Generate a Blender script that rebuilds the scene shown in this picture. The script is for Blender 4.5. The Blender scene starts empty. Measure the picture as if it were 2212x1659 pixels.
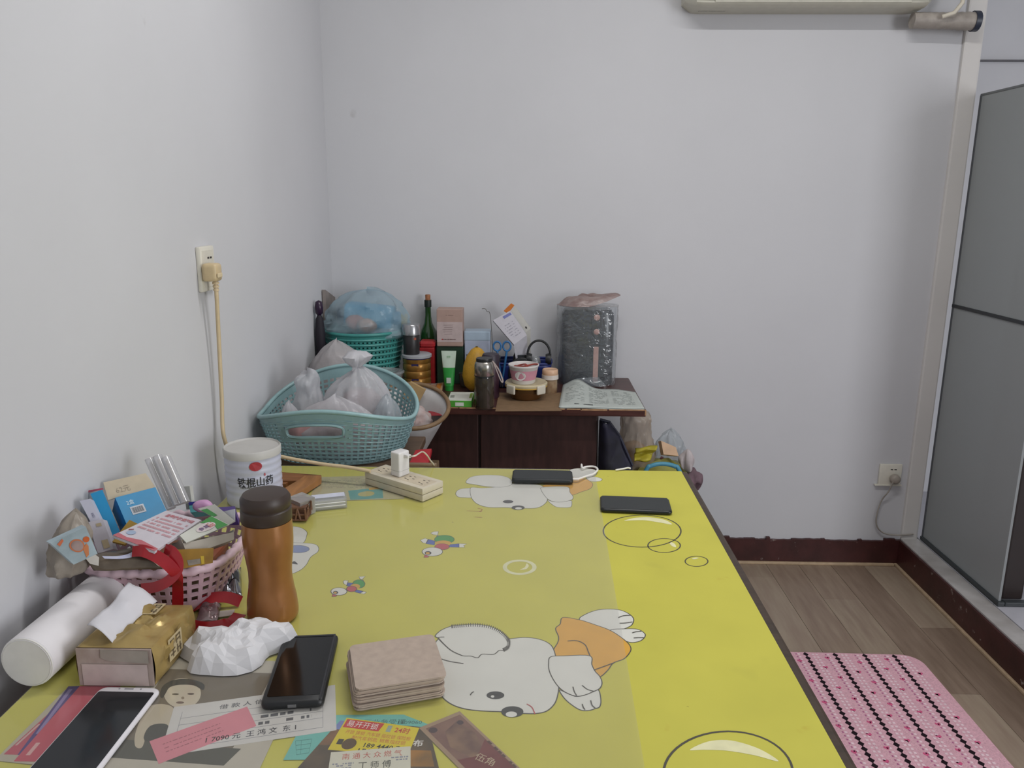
import bpy, bmesh, math, random
from mathutils import Vector as V, Matrix, noise as mnoise
random.seed(7)
sc = bpy.context.scene
COL = sc.collection
# ------------------------------------------------------------------ camera
F, CX, CY, H = 1699.4, 1106.0, 829.5, 1.40
_d = V((41, 395.5, -F)).normalized()
_u = -V((-45, -7292.5, -F)).normalized()
_u = (_u - _d * _u.dot(_d)).normalized()
_r = _d.cross(_u)
R = Matrix((_r, _d, _u))                       # camera axes -> world axes
cd = bpy.data.cameras.new('camera'); cam = bpy.data.objects.new('camera', cd); COL.objects.link(cam)
cd.sensor_fit = 'HORIZONTAL'; cd.sensor_width = 36.0; cd.lens = 36.0 * F / 2212.0
cd.clip_start = 0.02
cam.matrix_world = Matrix.Translation((0, 0, H)) @ R.to_4x4()
sc.camera = cam
# ------------------------------------------------------------------ world, lamps, exposure
w = bpy.data.worlds.new('world'); sc.world = w; w.use_nodes = True
w.node_tree.nodes['Background'].inputs[0].default_value = (0.86, 0.92, 1.0, 1)
w.node_tree.nodes['Background'].inputs[1].default_value = 0.36
def area(name, loc, rot, sx, sy, power, col):
    l = bpy.data.lights.new(name, 'AREA'); l.shape = 'RECTANGLE'; l.size = sx; l.size_y = sy
    l.energy = power; l.color = col
    o = bpy.data.objects.new(name, l); o.location = loc; o.rotation_euler = rot; COL.objects.link(o); return o
area('ceiling_tube_lamp_offscreen', (0.45, 1.58, 2.66), (0, 0, 0), 1.2, 0.05, 17, (1.0, 0.99, 0.985))
area('window_right_offscreen', (3.1, -0.9, 1.6), (0, math.radians(82), math.radians(-18)), 1.6, 1.4, 58, (0.96, 0.97, 1.0))
vs = sc.view_settings
vs.view_transform = 'Standard'; vs.look = 'None'; vs.exposure = 0.12; vs.gamma = 1.0; vs.use_curve_mapping = False
# ------------------------------------------------------------------ pixel -> place helpers (2212 x 1659 frame)
def ray(px, py): return R @ V((px - CX, -(py - CY), -F))
def tz(px, py, z):
    v = ray(px, py); t = (z - H) / v.z; return V((v.x * t, v.y * t, z))
def ty(px, py, y):
    v = ray(px, py); t = y / v.y; return V((v.x * t, y, H + v.z * t))
def tx(px, py, x):
    v = ray(px, py); t = x / v.x; return V((x, v.y * t, H + v.z * t))
def mpp(p):                                    # metres per pixel at a point
    c = R.transposed() @ (V(p) - V((0, 0, H))); return -c.z / F
def zo(pts, x0, y0, s): return [(x0 + a / s, y0 + b / s) for a, b in pts]
# ------------------------------------------------------------------ materials
def lin(c):
    if isinstance(c, str):
        c = c.lstrip('#'); c = [int(c[i:i + 2], 16) for i in (0, 2, 4)]
    o = []
    for v in c[:3]:
        v /= 255.0; o.append(v / 12.92 if v <= .04045 else ((v + .055) / 1.055) ** 2.4)
    return (*o, 1.0)
_mats = {}
def mat(col, r=.5, met=0, n=.06, ns=40, bump=0, bs=60, clear=0, tl=0, coat=0, col2=None, sp=.5, stretch=None, em=0):
    key = repr((col, r, met, n, ns, bump, bs, clear, tl, coat, col2, sp, stretch))
    if key in _mats: return _mats[key]
    m = bpy.data.materials.new('mat_%03d' % len(_mats)); m.use_nodes = True; _mats[key] = m
    nt = m.node_tree; N = nt.nodes; L = nt.links
    b = N['Principled BSDF']; out = N['Material Output']
    b.inputs['Roughness'].default_value = r; b.inputs['Metallic'].default_value = met
    b.inputs['Specular IOR Level'].default_value = sp
    b.inputs['Coat Weight'].default_value = coat; b.inputs['Coat Roughness'].default_value = .1
    tc = N.new('ShaderNodeTexCoord'); mp = N.new('ShaderNodeMapping'); L.new(tc.outputs['Object'], mp.inputs[0])
    if stretch: mp.inputs['Scale'].default_value = stretch
    no = N.new('ShaderNodeTexNoise'); no.inputs['Scale'].default_value = ns; no.inputs['Detail'].default_value = 4
    L.new(mp.outputs[0], no.inputs['Vector'])
    c = lin(col)
    ramp = N.new('ShaderNodeValToRGB'); e = ramp.color_ramp.elements
    e[0].position = .3; e[1].position = .7
    if col2:
        e[0].color = lin(col2); e[1].color = c
    else:
        e[0].color = tuple(max(0, x * (1 - n * 1.6)) for x in c[:3]) + (1,); e[1].color = tuple(min(1, x * (1 + n)) for x in c[:3]) + (1,)
    L.new(no.outputs['Fac'], ramp.inputs[0]); L.new(ramp.outputs[0], b.inputs['Base Color'])
    if bump:
        n2 = N.new('ShaderNodeTexNoise'); n2.inputs['Scale'].default_value = bs; n2.inputs['Detail'].default_value = 3
        L.new(mp.outputs[0], n2.inputs['Vector'])
        bp = N.new('ShaderNodeBump'); bp.inputs['Strength'].default_value = bump; bp.inputs['Distance'].default_value = .004
        L.new(n2.outputs['Fac'], bp.inputs['Height']); L.new(bp.outputs[0], b.inputs['Normal'])
    last = b.outputs[0]
    if tl:
        t = N.new('ShaderNodeBsdfTranslucent'); L.new(ramp.outputs[0], t.inputs[0])
        mx = N.new('ShaderNodeMixShader'); mx.inputs[0].default_value = tl
        L.new(last, mx.inputs[1]); L.new(t.outputs[0], mx.inputs[2]); last = mx.outputs[0]
    if clear:
        t = N.new('ShaderNodeBsdfTransparent'); mx = N.new('ShaderNodeMixShader'); mx.inputs[0].default_value = clear
        L.new(last, mx.inputs[1]); L.new(t.outputs[0], mx.inputs[2]); last = mx.outputs[0]
    L.new(last, out.inputs[0])
    return m
def glassy(tint='ffffff', refl=1.0, rough=.08, body=0.0, bodycol='cccccc', name='clear', bump=0, bs=40):
    key = ('glassy', tint, refl, rough, body, bodycol, bump, bs)
    if key in _mats: return _mats[key]
    m = bpy.data.materials.new('mat_%s_%d' % (name, len(_mats))); m.use_nodes = True; _mats[key] = m
    nt = m.node_tree; N = nt.nodes; L = nt.links; N.remove(N['Principled BSDF']); out = N['Material Output']
    t = N.new('ShaderNodeBsdfTransparent'); t.inputs[0].default_value = lin(tint)
    g = N.new('ShaderNodeBsdfGlossy'); g.inputs['Roughness'].default_value = rough
    fr = N.new('ShaderNodeFresnel'); fr.inputs[0].default_value = 1.5
    tc = N.new('ShaderNodeTexCoord'); no = N.new('ShaderNodeTexNoise'); no.inputs['Scale'].default_value = 12
    L.new(tc.outputs['Object'], no.inputs['Vector'])
    ma = N.new('ShaderNodeMath'); ma.operation = 'MULTIPLY_ADD'; ma.inputs[1].default_value = .16; ma.inputs[2].default_value = refl - .08
    L.new(no.outputs['Fac'], ma.inputs[0])
    mu = N.new('ShaderNodeMath'); mu.operation = 'MULTIPLY'; mu.use_clamp = True
    ge = N.new('ShaderNodeNewGeometry'); iv = N.new('ShaderNodeMath'); iv.operation = 'SUBTRACT'; iv.inputs[0].default_value = 1
    L.new(ge.outputs['Backfacing'], iv.inputs[1])
    m2 = N.new('ShaderNodeMath'); m2.operation = 'MULTIPLY'; L.new(fr.outputs[0], m2.inputs[0]); L.new(iv.outputs[0], m2.inputs[1])
    L.new(m2.outputs[0], mu.inputs[0]); L.new(ma.outputs[0], mu.inputs[1])
    if bump:
        n3 = N.new('ShaderNodeTexNoise'); n3.inputs['Scale'].default_value = bs; n3.inputs['Detail'].default_value = 2; n3.inputs['Distortion'].default_value = 1.5; L.new(tc.outputs['Object'], n3.inputs['Vector'])
        bp = N.new('ShaderNodeBump'); bp.inputs['Strength'].default_value = bump; bp.inputs['Distance'].default_value = .006; L.new(n3.outputs['Fac'], bp.inputs['Height'])
        L.new(bp.outputs[0], g.inputs['Normal']); L.new(bp.outputs[0], fr.inputs['Normal'])
    last = t.outputs[0]
    if body:
        df = N.new('ShaderNodeBsdfDiffuse'); df.inputs[0].default_value = lin(bodycol)
        m0 = N.new('ShaderNodeMixShader'); m0.inputs[0].default_value = body
        L.new(last, m0.inputs[1]); L.new(df.outputs[0], m0.inputs[2]); last = m0.outputs[0]
    mx = N.new('ShaderNodeMixShader'); L.new(mu.outputs[0], mx.inputs[0]); L.new(last, mx.inputs[1]); L.new(g.outputs[0], mx.inputs[2])
    L.new(mx.outputs[0], out.inputs[0]); return m
# ------------------------------------------------------------------ geometry helpers (all in world metres)
class G:
    def __init__(s): s.v = []; s.f = []
    def add(s, vs, fs):
        k = len(s.v); s.v += [V(p) for p in vs]; s.f += [tuple(i + k for i in f) for f in fs]; return s
    def bm(s, bm):
        bm.verts.ensure_lookup_table(); bm.verts.index_update()
        s.add([v.co.copy() for v in bm.verts], [[v.index for v in f.verts] for f in bm.faces]); bm.free(); return s
    def box(s, c, size, bev=0, M=None, seg=2):
        b = bmesh.new(); bmesh.ops.create_cube(b, size=1)
        for v in b.verts: v.co = V((v.co.x * size[0], v.co.y * size[1], v.co.z * size[2]))
        if bev: bmesh.ops.bevel(b, geom=b.edges[:], offset=bev, segments=seg, affect='EDGES', profile=.6)
        T = Matrix.Translation(c) @ (M.to_4x4() if M else Matrix())
        bmesh.ops.transform(b, matrix=T, verts=b.verts); return s.bm(b)
    def bx(s, a, b, bev=0):                    # box from min corner to max corner
        a = V(a); b = V(b); return s.box((a + b) / 2, b - a, bev)
    def lathe(s, prof, c=(0, 0, 0), n=32, M=None, sx=1, sy=1, wob=None, cap=True):
        c = V(c); vs = []; fs = []
        for i, (r, z) in enumerate(prof):
            for k in range(n):
                a = 2 * math.pi * k / n; rr = r * (wob(a, i / (len(prof) - 1)) if wob else 1)
                p = V((rr * sx * math.cos(a), rr * sy * math.sin(a), z)); vs.append(c + (M @ p if M else p))
        for i in range(len(prof) - 1):
            for k in range(n):
                fs.append((i * n + k, i * n + (k + 1) % n, (i + 1) * n + (k + 1) % n, (i + 1) * n + k))
        if cap:
            if prof[0][0] > 1e-5: fs.append(tuple(range(n))[::-1])
            if prof[-1][0] > 1e-5: fs.append(tuple((len(prof) - 1) * n + k for k in range(n)))
        return s.add(vs, fs)
    def tube(s, pts, r, n=8, closed=False, flat=None):
        pts = [V(p) for p in pts]; m = len(pts); vs = []; fs = []
        up = V((0, 0, 1)); prev = None
        for i, p in enumerate(pts):
            a = pts[(i - 1) % m] if (closed or i) else p; b = pts[(i + 1) % m] if (closed or i < m - 1) else p
            t = (b - a).normalized()
            if prev is None:
                x = t.cross(up)
                if x.length < 1e-3: x = t.cross(V((0, 1, 0)))
                x.normalize()
            else:
                x = prev - t * prev.dot(t)
                x = x.normalized() if x.length > 1e-6 else prev
            prev = x; y = t.cross(x)
            rr = r(i / max(1, m - 1)) if callable(r) else r
            for k in range(n):
                q = 2 * math.pi * k / n; vs.append(p + x * rr * math.cos(q) + y * rr * math.sin(q) * (flat or 1))
        e = m if closed else m - 1
        for i in range(e):
            j = (i + 1) % m
            for k in range(n): fs.append((i * n + k, i * n + (k + 1) % n, j * n + (k + 1) % n, j * n + k))
        if not closed: fs += [tuple(range(n))[::-1], tuple((m - 1) * n + k for k in range(n))]
        return s.add(vs, fs)
    def prism(s, pts, off):                    # polygon (world points) extruded by vector off, with a bottom
        pts = [V(p) for p in pts]; off = V(off); n = len(pts)
        fs = [tuple(range(n)), tuple(range(2 * n - 1, n - 1, -1))]
        fs += [(i, i + n, (i + 1) % n + n, (i + 1) % n) for i in range(n)]
        return s.add(pts + [p + off for p in pts], fs)
    def ribbon(s, pts, w, nrm=(0, 0, 1), th=0, closed=False):    # flat strip of width w
        pts = [V(p) for p in pts]; nrm = V(nrm); m = len(pts); vs = []; fs = []
        for i, p in enumerate(pts):
            a = pts[(i - 1) % m] if (closed or i) else p; b = pts[(i + 1) % m] if (closed or i < m - 1) else p
            x = (b - a).cross(nrm).normalized(); ww = w(i / max(1, m - 1)) if callable(w) else w
            vs += [p + x * ww / 2, p - x * ww / 2]
        for i in range(m if closed else m - 1):
            j = (i + 1) % m; fs.append((2 * i, 2 * i + 1, 2 * j + 1, 2 * j))
        return s.add(vs, fs)
    def grid(s, fn, nu, nv, cu=False):
        vs = [fn(i / nu, j / nv) for j in range(nv + 1) for i in range(nu + (0 if cu else 1))]
        w_ = nu if cu else nu + 1
        fs = [(j * w_ + i, j * w_ + (i + 1) % w_, (j + 1) * w_ + (i + 1) % w_, (j + 1) * w_ + i) for j in range(nv) for i in range(nu)]
        return s.add(vs, fs)
    def lattice(s, fn, nu, nv, hole, kind=None, cu=True):  # surface fn(u,v) cut into cells with holes
        for j in range(nv):
            for i in range(nu):
                k = kind(i, j) if kind else 1
                if k == 2: continue
                u0, u1, v0, v1 = i / nu, (i + 1) / nu, j / nv, (j + 1) / nv
                o = [fn(u0, v0), fn(u1, v0), fn(u1, v1), fn(u0, v1)]
                if k == 0: s.add(o, [(0, 1, 2, 3)]); continue
                a, b = (1 - hole[0]) / 2, (1 - hole[1]) / 2
                q = [fn(u0 + (u1 - u0) * x, v0 + (v1 - v0) * y) for x, y in ((a, b), (1 - a, b), (1 - a, 1 - b), (a, 1 - b))]
                s.add(o + q, [(0, 1, 5, 4), (1, 2, 6, 5), (2, 3, 7, 6), (3, 0, 4, 7)])
        return s
WL = {}
def wloc(o): return WL.get(o.name, V((0, 0, 0)))
def thing(name, label, cat, loc, group=None):
    o = bpy.data.objects.new(name, None); COL.objects.link(o); o.empty_display_size = .05
    o.location = loc; WL[o.name] = V(loc); o['label'] = label; o['category'] = cat
    if group: o['group'] = group
    return o
def part(g, name, m, parent=None, smooth=None, sol=0, sub=0, label=None, kind=None, merge=True):
    base = wloc(parent) if parent else V((0, 0, 0))
    if parent is None:
        xs = [p.x for p in g.v]; ys = [p.y for p in g.v]; zs = [p.z for p in g.v]
        base = V(((min(xs) + max(xs)) / 2, (min(ys) + max(ys)) / 2, min(zs)))
    me = bpy.data.meshes.new(name); me.from_pydata([p - base for p in g.v], [], g.f); me.validate()
    b = bmesh.new(); b.from_mesh(me)
    if merge: bmesh.ops.remove_doubles(b, verts=b.verts, dist=1e-6)
    bmesh.ops.recalc_face_normals(b, faces=b.faces); b.to_mesh(me); b.free()
    me.materials.append(m)
    if smooth is not None:
        me.polygons.foreach_set('use_smooth', [True] * len(me.polygons))
        if smooth < 180: me.set_sharp_from_angle(angle=math.radians(smooth))
    o = bpy.data.objects.new(name, me); COL.objects.link(o)
    if parent: o.parent = parent; WL[o.name] = base
    else: o.location = base; WL[o.name] = base
    if sol:
        md = o.modifiers.new('solid', 'SOLIDIFY'); md.thickness = sol; md.offset = 0
    if sub:
        md = o.modifiers.new('sub', 'SUBSURF'); md.levels = sub; md.render_levels = sub
    if label: o['label'] = label
    if kind: o['kind'] = kind
    return o
def solo(g, name, m, label, cat, group=None, **k):
    o = part(g, name, m, None, **k); o['label'] = label; o['category'] = cat
    if group: o['group'] = group
    return o
def struct(g, name, m, parent=None, **k):
    o = part(g, name, m, parent, **k)
    if not parent: o['kind'] = 'structure'
    return o
def catmull(pts, k=6, closed=True):
    pts = [V(p) for p in pts]; n = len(pts); out = []
    for i in range(n if closed else n - 1):
        g_ = lambda j: pts[j % n] if closed else pts[min(max(j, 0), n - 1)]
        p0, p1, p2, p3 = g_(i - 1), g_(i), g_(i + 1), g_(i + 2)
        for s_ in range(k):
            t = s_ / k
            out.append(.5 * ((2 * p1) + (p2 - p0) * t + (2 * p0 - 5 * p1 + 4 * p2 - p3) * t * t + (3 * p1 - p0 - 3 * p2 + p3) * t ** 3))
    if not closed: out.append(pts[-1])
    return out
def text_geo(body, size=1.0, bold=0):
    c = bpy.data.curves.new('t', 'FONT'); c.body = body; c.size = 1; c.align_x = 'CENTER'; c.align_y = 'CENTER'; c.resolution_u = 2
    c.offset = bold
    o = bpy.data.objects.new('t', c); COL.objects.link(o)
    bpy.context.view_layer.update()
    me = o.evaluated_get(bpy.context.evaluated_depsgraph_get()).to_mesh()
    vs = [v.co.copy() for v in me.vertices]; fs = [tuple(p.vertices) for p in me.polygons]
    o.to_mesh_clear(); bpy.data.objects.remove(o); bpy.data.curves.remove(c)
    return vs, fs
def text_on(g, body, o, ux, uy, width=None, height=None, bold=0):   # lay text at o with axes; fitted to a width
    vs, fs = text_geo(body, 1, bold)
    if not vs: return g
    x0 = min(v.x for v in vs); x1 = max(v.x for v in vs); y0 = min(v.y for v in vs); y1 = max(v.y for v in vs)
    ux = V(ux).normalized(); uy = V(uy).normalized()
    sx = width / (x1 - x0) if width else height / (y1 - y0)
    sy = height / (y1 - y0) if height else sx
    cx_, cy_ = (x0 + x1) / 2, (y0 + y1) / 2
    g.add([V(o) + ux * (v.x - cx_) * sx + uy * (v.y - cy_) * sy for v in vs], fs); return g
class Slab:                                     # a panel/box given by its four seen corners (TL,TR,BR,BL) and thickness
    def __init__(s, c, th, g=None):
        s.c = [V(p) for p in c]; a, b, d, e = s.c
        q = (b - a).cross(d - a).normalized(); e = e - q * (e - a).dot(q); s.c[3] = e
        s.n = ((b - a) + (d - e)).cross((e - a) + (d - b)).normalized()
        if s.n.dot(V((0, 0, H)) - (a + d) / 2) < 0: s.n = -s.n
        s.th = th
    def geo(s, g=None): return (g or G()).prism(s.c, -s.n * s.th)
    def at(s, u, v, lift=.0004):               # u right, v down on the face
        a, b, d, e = s.c; return (a * (1 - u) + b * u) * (1 - v) + (e * (1 - u) + d * u) * v + s.n * lift
    def patch(s, u0, v0, u1, v1, lift=.0004, g=None): return (g or G()).add([s.at(u0, v0, lift), s.at(u1, v0, lift), s.at(u1, v1, lift), s.at(u0, v1, lift)], [(0, 1, 2, 3)])
    def poly(s, uv, lift=.0004, g=None): return (g or G()).add([s.at(u, v, lift) for u, v in uv], [tuple(range(len(uv)))])
    def ell(s, u, v, ru, rv, lift=.0004, g=None, n=24): return s.poly([(u + ru * math.cos(2 * math.pi * k / n), v + rv * math.sin(2 * math.pi * k / n)) for k in range(n)], lift, g)
    def text(s, body, u, v, wu, hv=None, lift=.0006, g=None, bold=.01):
        a = s.at(u, v, lift); x = s.at(u + wu / 2, v, lift) - s.at(u - wu / 2, v, lift)
        y = s.at(u, v - .01, lift) - a
        hh = (s.at(u, v - hv / 2, lift) - s.at(u, v + hv / 2, lift)).length if hv else None
        return text_on(g or G(), body, a, x, y, x.length, hh, bold)
    def lines(s, rows, u0, u1, h, lift=.0005, g=None, seed=1, gap=.35):   # rows of tiny unreadable print
        g = g or G(); rd = random.Random(seed)
        for v in rows:
            u = u0
            while u < u1:
                w_ = rd.uniform(.015, .05); 
                if rd.random() > gap: s.patch(u, v - h / 2, min(u + w_, u1), v + h / 2, lift, g)
                u += w_ + .012
        return g
def nz(p, f=1.0, o=0): return mnoise.noise(V(p) * f + V((o, o * 1.7, -o)))
# ================================================================== ROOM
D, XL, XR, ZC = 2.925, -0.737, 1.465, 2.72
def wall_material():
    m = mat('c8c8cb', r=.85, n=.02, ns=2.2, bump=.12, bs=35, sp=.2)
    nt = m.node_tree; N = nt.nodes; L = nt.links; b = N['Principled BSDF']
    src = b.inputs['Base Color'].links[0].from_socket
    tc = [x for x in N if x.type == 'TEX_COORD'][0]
    no = N.new('ShaderNodeTexNoise'); no.inputs['Scale'].default_value = 9; no.inputs['Detail'].default_value = 6
    L.new(tc.outputs['Object'], no.inputs['Vector'])
    rp = N.new('ShaderNodeValToRGB'); rp.color_ramp.elements[0].position = .735; rp.color_ramp.elements[1].position = .80
    rp.color_ramp.elements[0].color = (0, 0, 0, 1); rp.color_ramp.elements[1].color = (.25, .25, .25, 1)
    L.new(no.outputs['Fac'], rp.inputs[0])
    mx = N.new('ShaderNodeMixRGB'); L.new(rp.outputs[0], mx.inputs[0]); L.new(src, mx.inputs[1]); mx.inputs[2].default_value = lin('7d756c')
    L.new(mx.outputs[0], b.inputs['Base Color']); return m
WALL = wall_material()
struct(G().bx((XL - .12, -2.0, 0), (XL, D + .2, ZC)), 'wall_left', WALL)
struct(G().bx((XL - .12, D, 0), (1.475, D + .2, ZC)), 'wall_back', WALL)
struct(G().bx((1.472, D - .012, .105), (1.535, D + .2, ZC), .006), 'trim_1', mat('d0cdca', r=.8, n=.03, ns=3, bump=.1))
struct(G().bx((XL - .12, -2.0, ZC), (3.3, 3.7, ZC + .1)), 'ceiling', mat('e8e8e6', r=.9, n=.02))
ALC = mat('dcdce0', r=.7, n=.03, ns=3)
struct(G().bx((1.4, 3.45, 0), (3.3, 3.6, ZC)), 'wall_alcove', ALC)
struct(G().bx((3.15, .2, 0), (3.3, 3.6, ZC)), 'wall_right', ALC)
zl = ty(2160, 131, 3.44).z
struct(G().bx((1.5, 3.435, zl - .003), (3.15, 3.45, zl + .003)), 'trim_2', mat('6d6c70', r=.6))
# floor with laminate boards
fl = struct(G().bx((XL - .12, -2.0, -.06), (3.3, 3.7, -.012)), 'floor', mat('6b5c50', r=.7))
bw = .128; seams = []
PL = [mat(c, r=.42, n=.16, ns=9, bump=.05, bs=30, stretch=(6, .7, 1), col2=c2) for c, c2 in (('958371', '826e5f'), ('9a8a77', '887566'), ('8a7767', '776455'), ('9d8d7a', '8f7c6c'))]
x = XR - .004; i = 0
while x > XL + .02:
    x0 = max(x - bw, XL + .003); y = -.35 - (i * .37) % .9
    k = 0
    while y < D - .01:
        y1 = min(y + .93, D - .006)
        if y1 > -.3: part(G().bx((x0 + .0006, y + .0006, -.012), (x - .0006, y1 - .0006, 0), .0008), 'plank', PL[(i * 3 + k * 5 + (i * k) % 3) % 4], fl)
        y = y1 if y1 >= D - .006 else y1; k += 1
        if y >= D - .007: break
    x = x0; i += 1
# painted skirting with a ragged top edge
def skirt_material():
    m = mat('43201f', r=.4, n=.2, ns=14, bump=.1)
    nt = m.node_tree; N = nt.nodes; L = nt.links; b = N['Principled BSDF']; src = b.inputs['Base Color'].links[0].from_socket
    tc = [q for q in N if q.type == 'TEX_COORD'][0]
    no = N.new('ShaderNodeTexNoise'); no.inputs['Scale'].default_value = 24; no.inputs['Detail'].default_value = 5; no.inputs['Roughness'].default_value = .65
    L.new(tc.outputs['Object'], no.inputs['Vector'])
    rp = N.new('ShaderNodeValToRGB'); rp.color_ramp.elements[0].position = .635; rp.color_ramp.elements[1].position = .70
    rp.color_ramp.elements[0].color = (0, 0, 0, 1); rp.color_ramp.elements[1].color = (.6, .6, .6, 1); L.new(no.outputs['Fac'], rp.inputs[0])
    mx = N.new('ShaderNodeMixRGB'); L.new(rp.outputs[0], mx.inputs[0]); L.new(src, mx.inputs[1]); mx.inputs[2].default_value = lin('b9aea8')
    L.new(mx.outputs[0], b.inputs['Base Color']); return m
SK = skirt_material()
g = G(); n = 150; rd = random.Random(3); zz = .105; prof = []
for k in range(n + 1):
    if rd.random() < .30:
        prof.append((-.70 + (XR + .70) * (k - .02) / n, zz)); zz = .105 + rd.choice((-.004, -.002, 0, .002, .006))
    prof.append((-.70 + (XR + .70) * k / n, zz + rd.uniform(-.001, .001)))
for k in range(len(prof) - 1):
    (xa, za), (xb, zb) = prof[k], prof[k + 1]
    g.add([(xa, D - .012, 0), (xb, D - .012, 0), (xb, D - .012, zb), (xa, D - .012, za), (xa, D, za), (xb, D, zb)], [(0, 1, 2, 3), (3, 2, 5, 4)])
bb = struct(g, 'baseboard_back', SK)
STRIP = mat('b79f82', r=.5, n=.1)
part(G().bx((-.70, D - .024, 0), (XR - .012, D - .012, .011), .003), 'floor_strip', STRIP, bb)
g = G().bx((XR - .0, .3, 0), (XR + .014, D, .106), .002)
br = struct(g, 'baseboard_right', SK)
part(G().bx((XR - .011, .3, 0), (XR, D - .012, .011), .003), 'floor_strip', STRIP, br)
# raised wet area: marble sill and white tiles
PZ = .112
pl = struct(G().bx((XR + .014, .3, 0), (3.15, 3.45, PZ - .01)), 'floor_platform', mat('8d8a88', r=.8))
MB_ = mat('b9b6b4', r=.35, n=.12, ns=12, bump=.03, col2='9c9794')
yy = .3
while yy < D:
    part(G().bx((XR + .008, yy + .001, PZ - .01), (XR + .075, min(yy + .62, D) - .001, PZ), .0015), 'sill_stone', MB_, pl); yy += .62
TL_ = mat('b4b3ba', r=.25, n=.02)
for ix in range(4):
    for iy in range(9):
        xa = XR + .077 + ix * .4; ya = .305 + iy * .35
        part(G().bx((xa + .0015, ya + .0015, PZ - .01), (min(xa + .3985, 3.149), min(ya + .3485, 3.449), PZ), .001), 'tile', TL_, pl)
# frosted glass partition
xg = tz(2159, 1300, PZ + .012).x; yg = tz(2159, 1300, PZ + .012).y; xg = 1.556
FR = mat('23262a', r=.4)
gp = struct(G().bx((xg - .004, yg, PZ + .01), (xg + .004, D - .01, 1.765)), 'window_1', glassy('9aa09f', .5, .3, .66, 'b2b6b7', 'frosted'))
part(G().bx((xg - .012, yg - .012, PZ), (xg + .012, D - .01, PZ + .016), .003), 'bottom_rail', mat('33383a', r=.35), gp)
part(G().bx((xg + .0125, yg - .012, PZ), (3.1, yg + .012, PZ + .016), .003), 'bottom_rail', mat('33383a', r=.35), gp)
zr = ty(2047, 659, D).z
part(G().bx((xg - .008, yg, zr - .006), (xg + .008, D - .01, zr + .006), .002), 'seam_bar', FR, gp)
part(G().bx((xg - .006, D - .02, PZ), (xg + .006, D - .008, 1.765), .002), 'edge_seal', mat('55585c', r=.4), gp)
part(G().bx((xg - .006, yg, 1.762), (xg + .006, D - .01, 1.77), .002), 'top_edge', mat('666a6c', r=.4), gp)
solo(G().bx((xg + .03, yg + .04, PZ), (xg + .10, yg + .24, 1.25), .006), 'door_post', mat('2b201e', r=.5), 'dark brown upright post standing behind the frosted glass partition', 'post')
# ------------------------------------------------------------------ air conditioner
x0 = ty(1482, 20, 2.83).x; x1 = ty(2032, 8, 2.80).x
zb = ty(1700, 31, D).z
ac = thing('air_conditioner', 'cream wall-mounted air conditioner above the wrapped pipe', 'air conditioner', ((x0 + x1) / 2, D, zb))
ACM = mat('c3c0b2', r=.45, n=.03); 
pr_ = [(0, 0), (.085, .001), (.105, .004), (.115, .012), (.115, .022)]
pr2 = [(.185, .050), (.198, .062), (.205, .085), (.205, .24), (.19, .275), (.15, .29), (0, .29)]
full = pr_ + pr2; g = G(); nx = 26; L_ = x1 - x0
def acx(t):
    return t
rows = []
for k in range(nx + 1):
    t = k / nx; xx = x0 + L_ * t; e = min(t, 1 - t) * L_
    rr = .055; s_ = 1.0
    if e < rr: s_ = math.sqrt(max(0, 1 - (1 - e / rr) ** 2))
    rows.append([V((xx, D - a * (.55 + .45 * s_), zb + .14 + (z_ - .14) * (.82 + .18 * s_))) for a, z_ in full])
m_ = len(full)
for k in range(nx):
    for j in range(m_):
        if j == len(pr_) - 1 and 3 <= k < nx - 3: continue
        j2 = (j + 1) % m_
        g.add([rows[k][j], rows[k + 1][j], rows[k + 1][j2], rows[k][j2]], [(0, 1, 2, 3)])
g.add(rows[0], [tuple(range(m_))]); g.add(rows[-1], [tuple(range(m_))[::-1]])
part(g, 'housing', ACM, ac, smooth=35)
xa, xb = x0 + L_ * 3 / nx, x0 + L_ * (nx - 3) / nx
part(G().bx((xa, D - .175, zb + .045), (xb, D - .10, zb + .09)), 'outlet_recess', mat('1c1d20', r=.6), ac)
for k in range(2):
    part(G().box(((xa + xb) / 2, D - .135 - .028 * k, zb + .034 + .012 * k), (xb - xa - .012, .022, .0025), 0, Matrix.Rotation(math.radians(-18), 3, 'X')), 'louver', mat('b5b3a6', r=.4), ac)
part(G().bx((xa - .004, D - .118, zb + .013), (xb + .004, D - .112, zb + .024), .001), 'outlet_lip', mat('d5d2c4', r=.4), ac)
part(text_on(G(), 'R410A 220V~50Hz', (x0 + .095, D - .045, zb - .0006), (1, 0, 0), (0, 1, 0), .09), 'rating_print', mat('6c6a62'), ac)
pa, pb = ty(1970, 44, 2.868), ty(2108, 46, 2.868)
dr = (pb - pa).normalized()
pipe = thing('wrapped_pipe', 'grey tape-wrapped refrigerant pipe leaving the air conditioner', 'pipe', pb)
pts = [pa + dr * (pb - pa).length * t for t in (0, .25, .5, .75, 1)]
part(G().tube(catmull(pts, 5, False), lambda t: .026 + .008 * max(0, t - .5) + .0012 * math.sin(t * 60), 16), 'wrap', mat('a09890', r=.55, n=.15, ns=30), pipe, smooth=60)
part(G().tube([pb - dr * .012, pb + dr * .006], .0325, 18), 'end_cap', mat('2a3040', r=.4), pipe, smooth=40)
c_ = ty(2052, 8, 2.83)
part(G().tube([c_ + V((-.02, 0, -.04)), c_ + V((.012, -.012, -.03)), c_ + V((.035, -.01, 0)), c_ + V((.045, 0, .05)), c_ + V((.05, .02, .10))], .007, 8), 'strap', mat('cfc8b8', r=.5), pipe, smooth=60)
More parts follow.
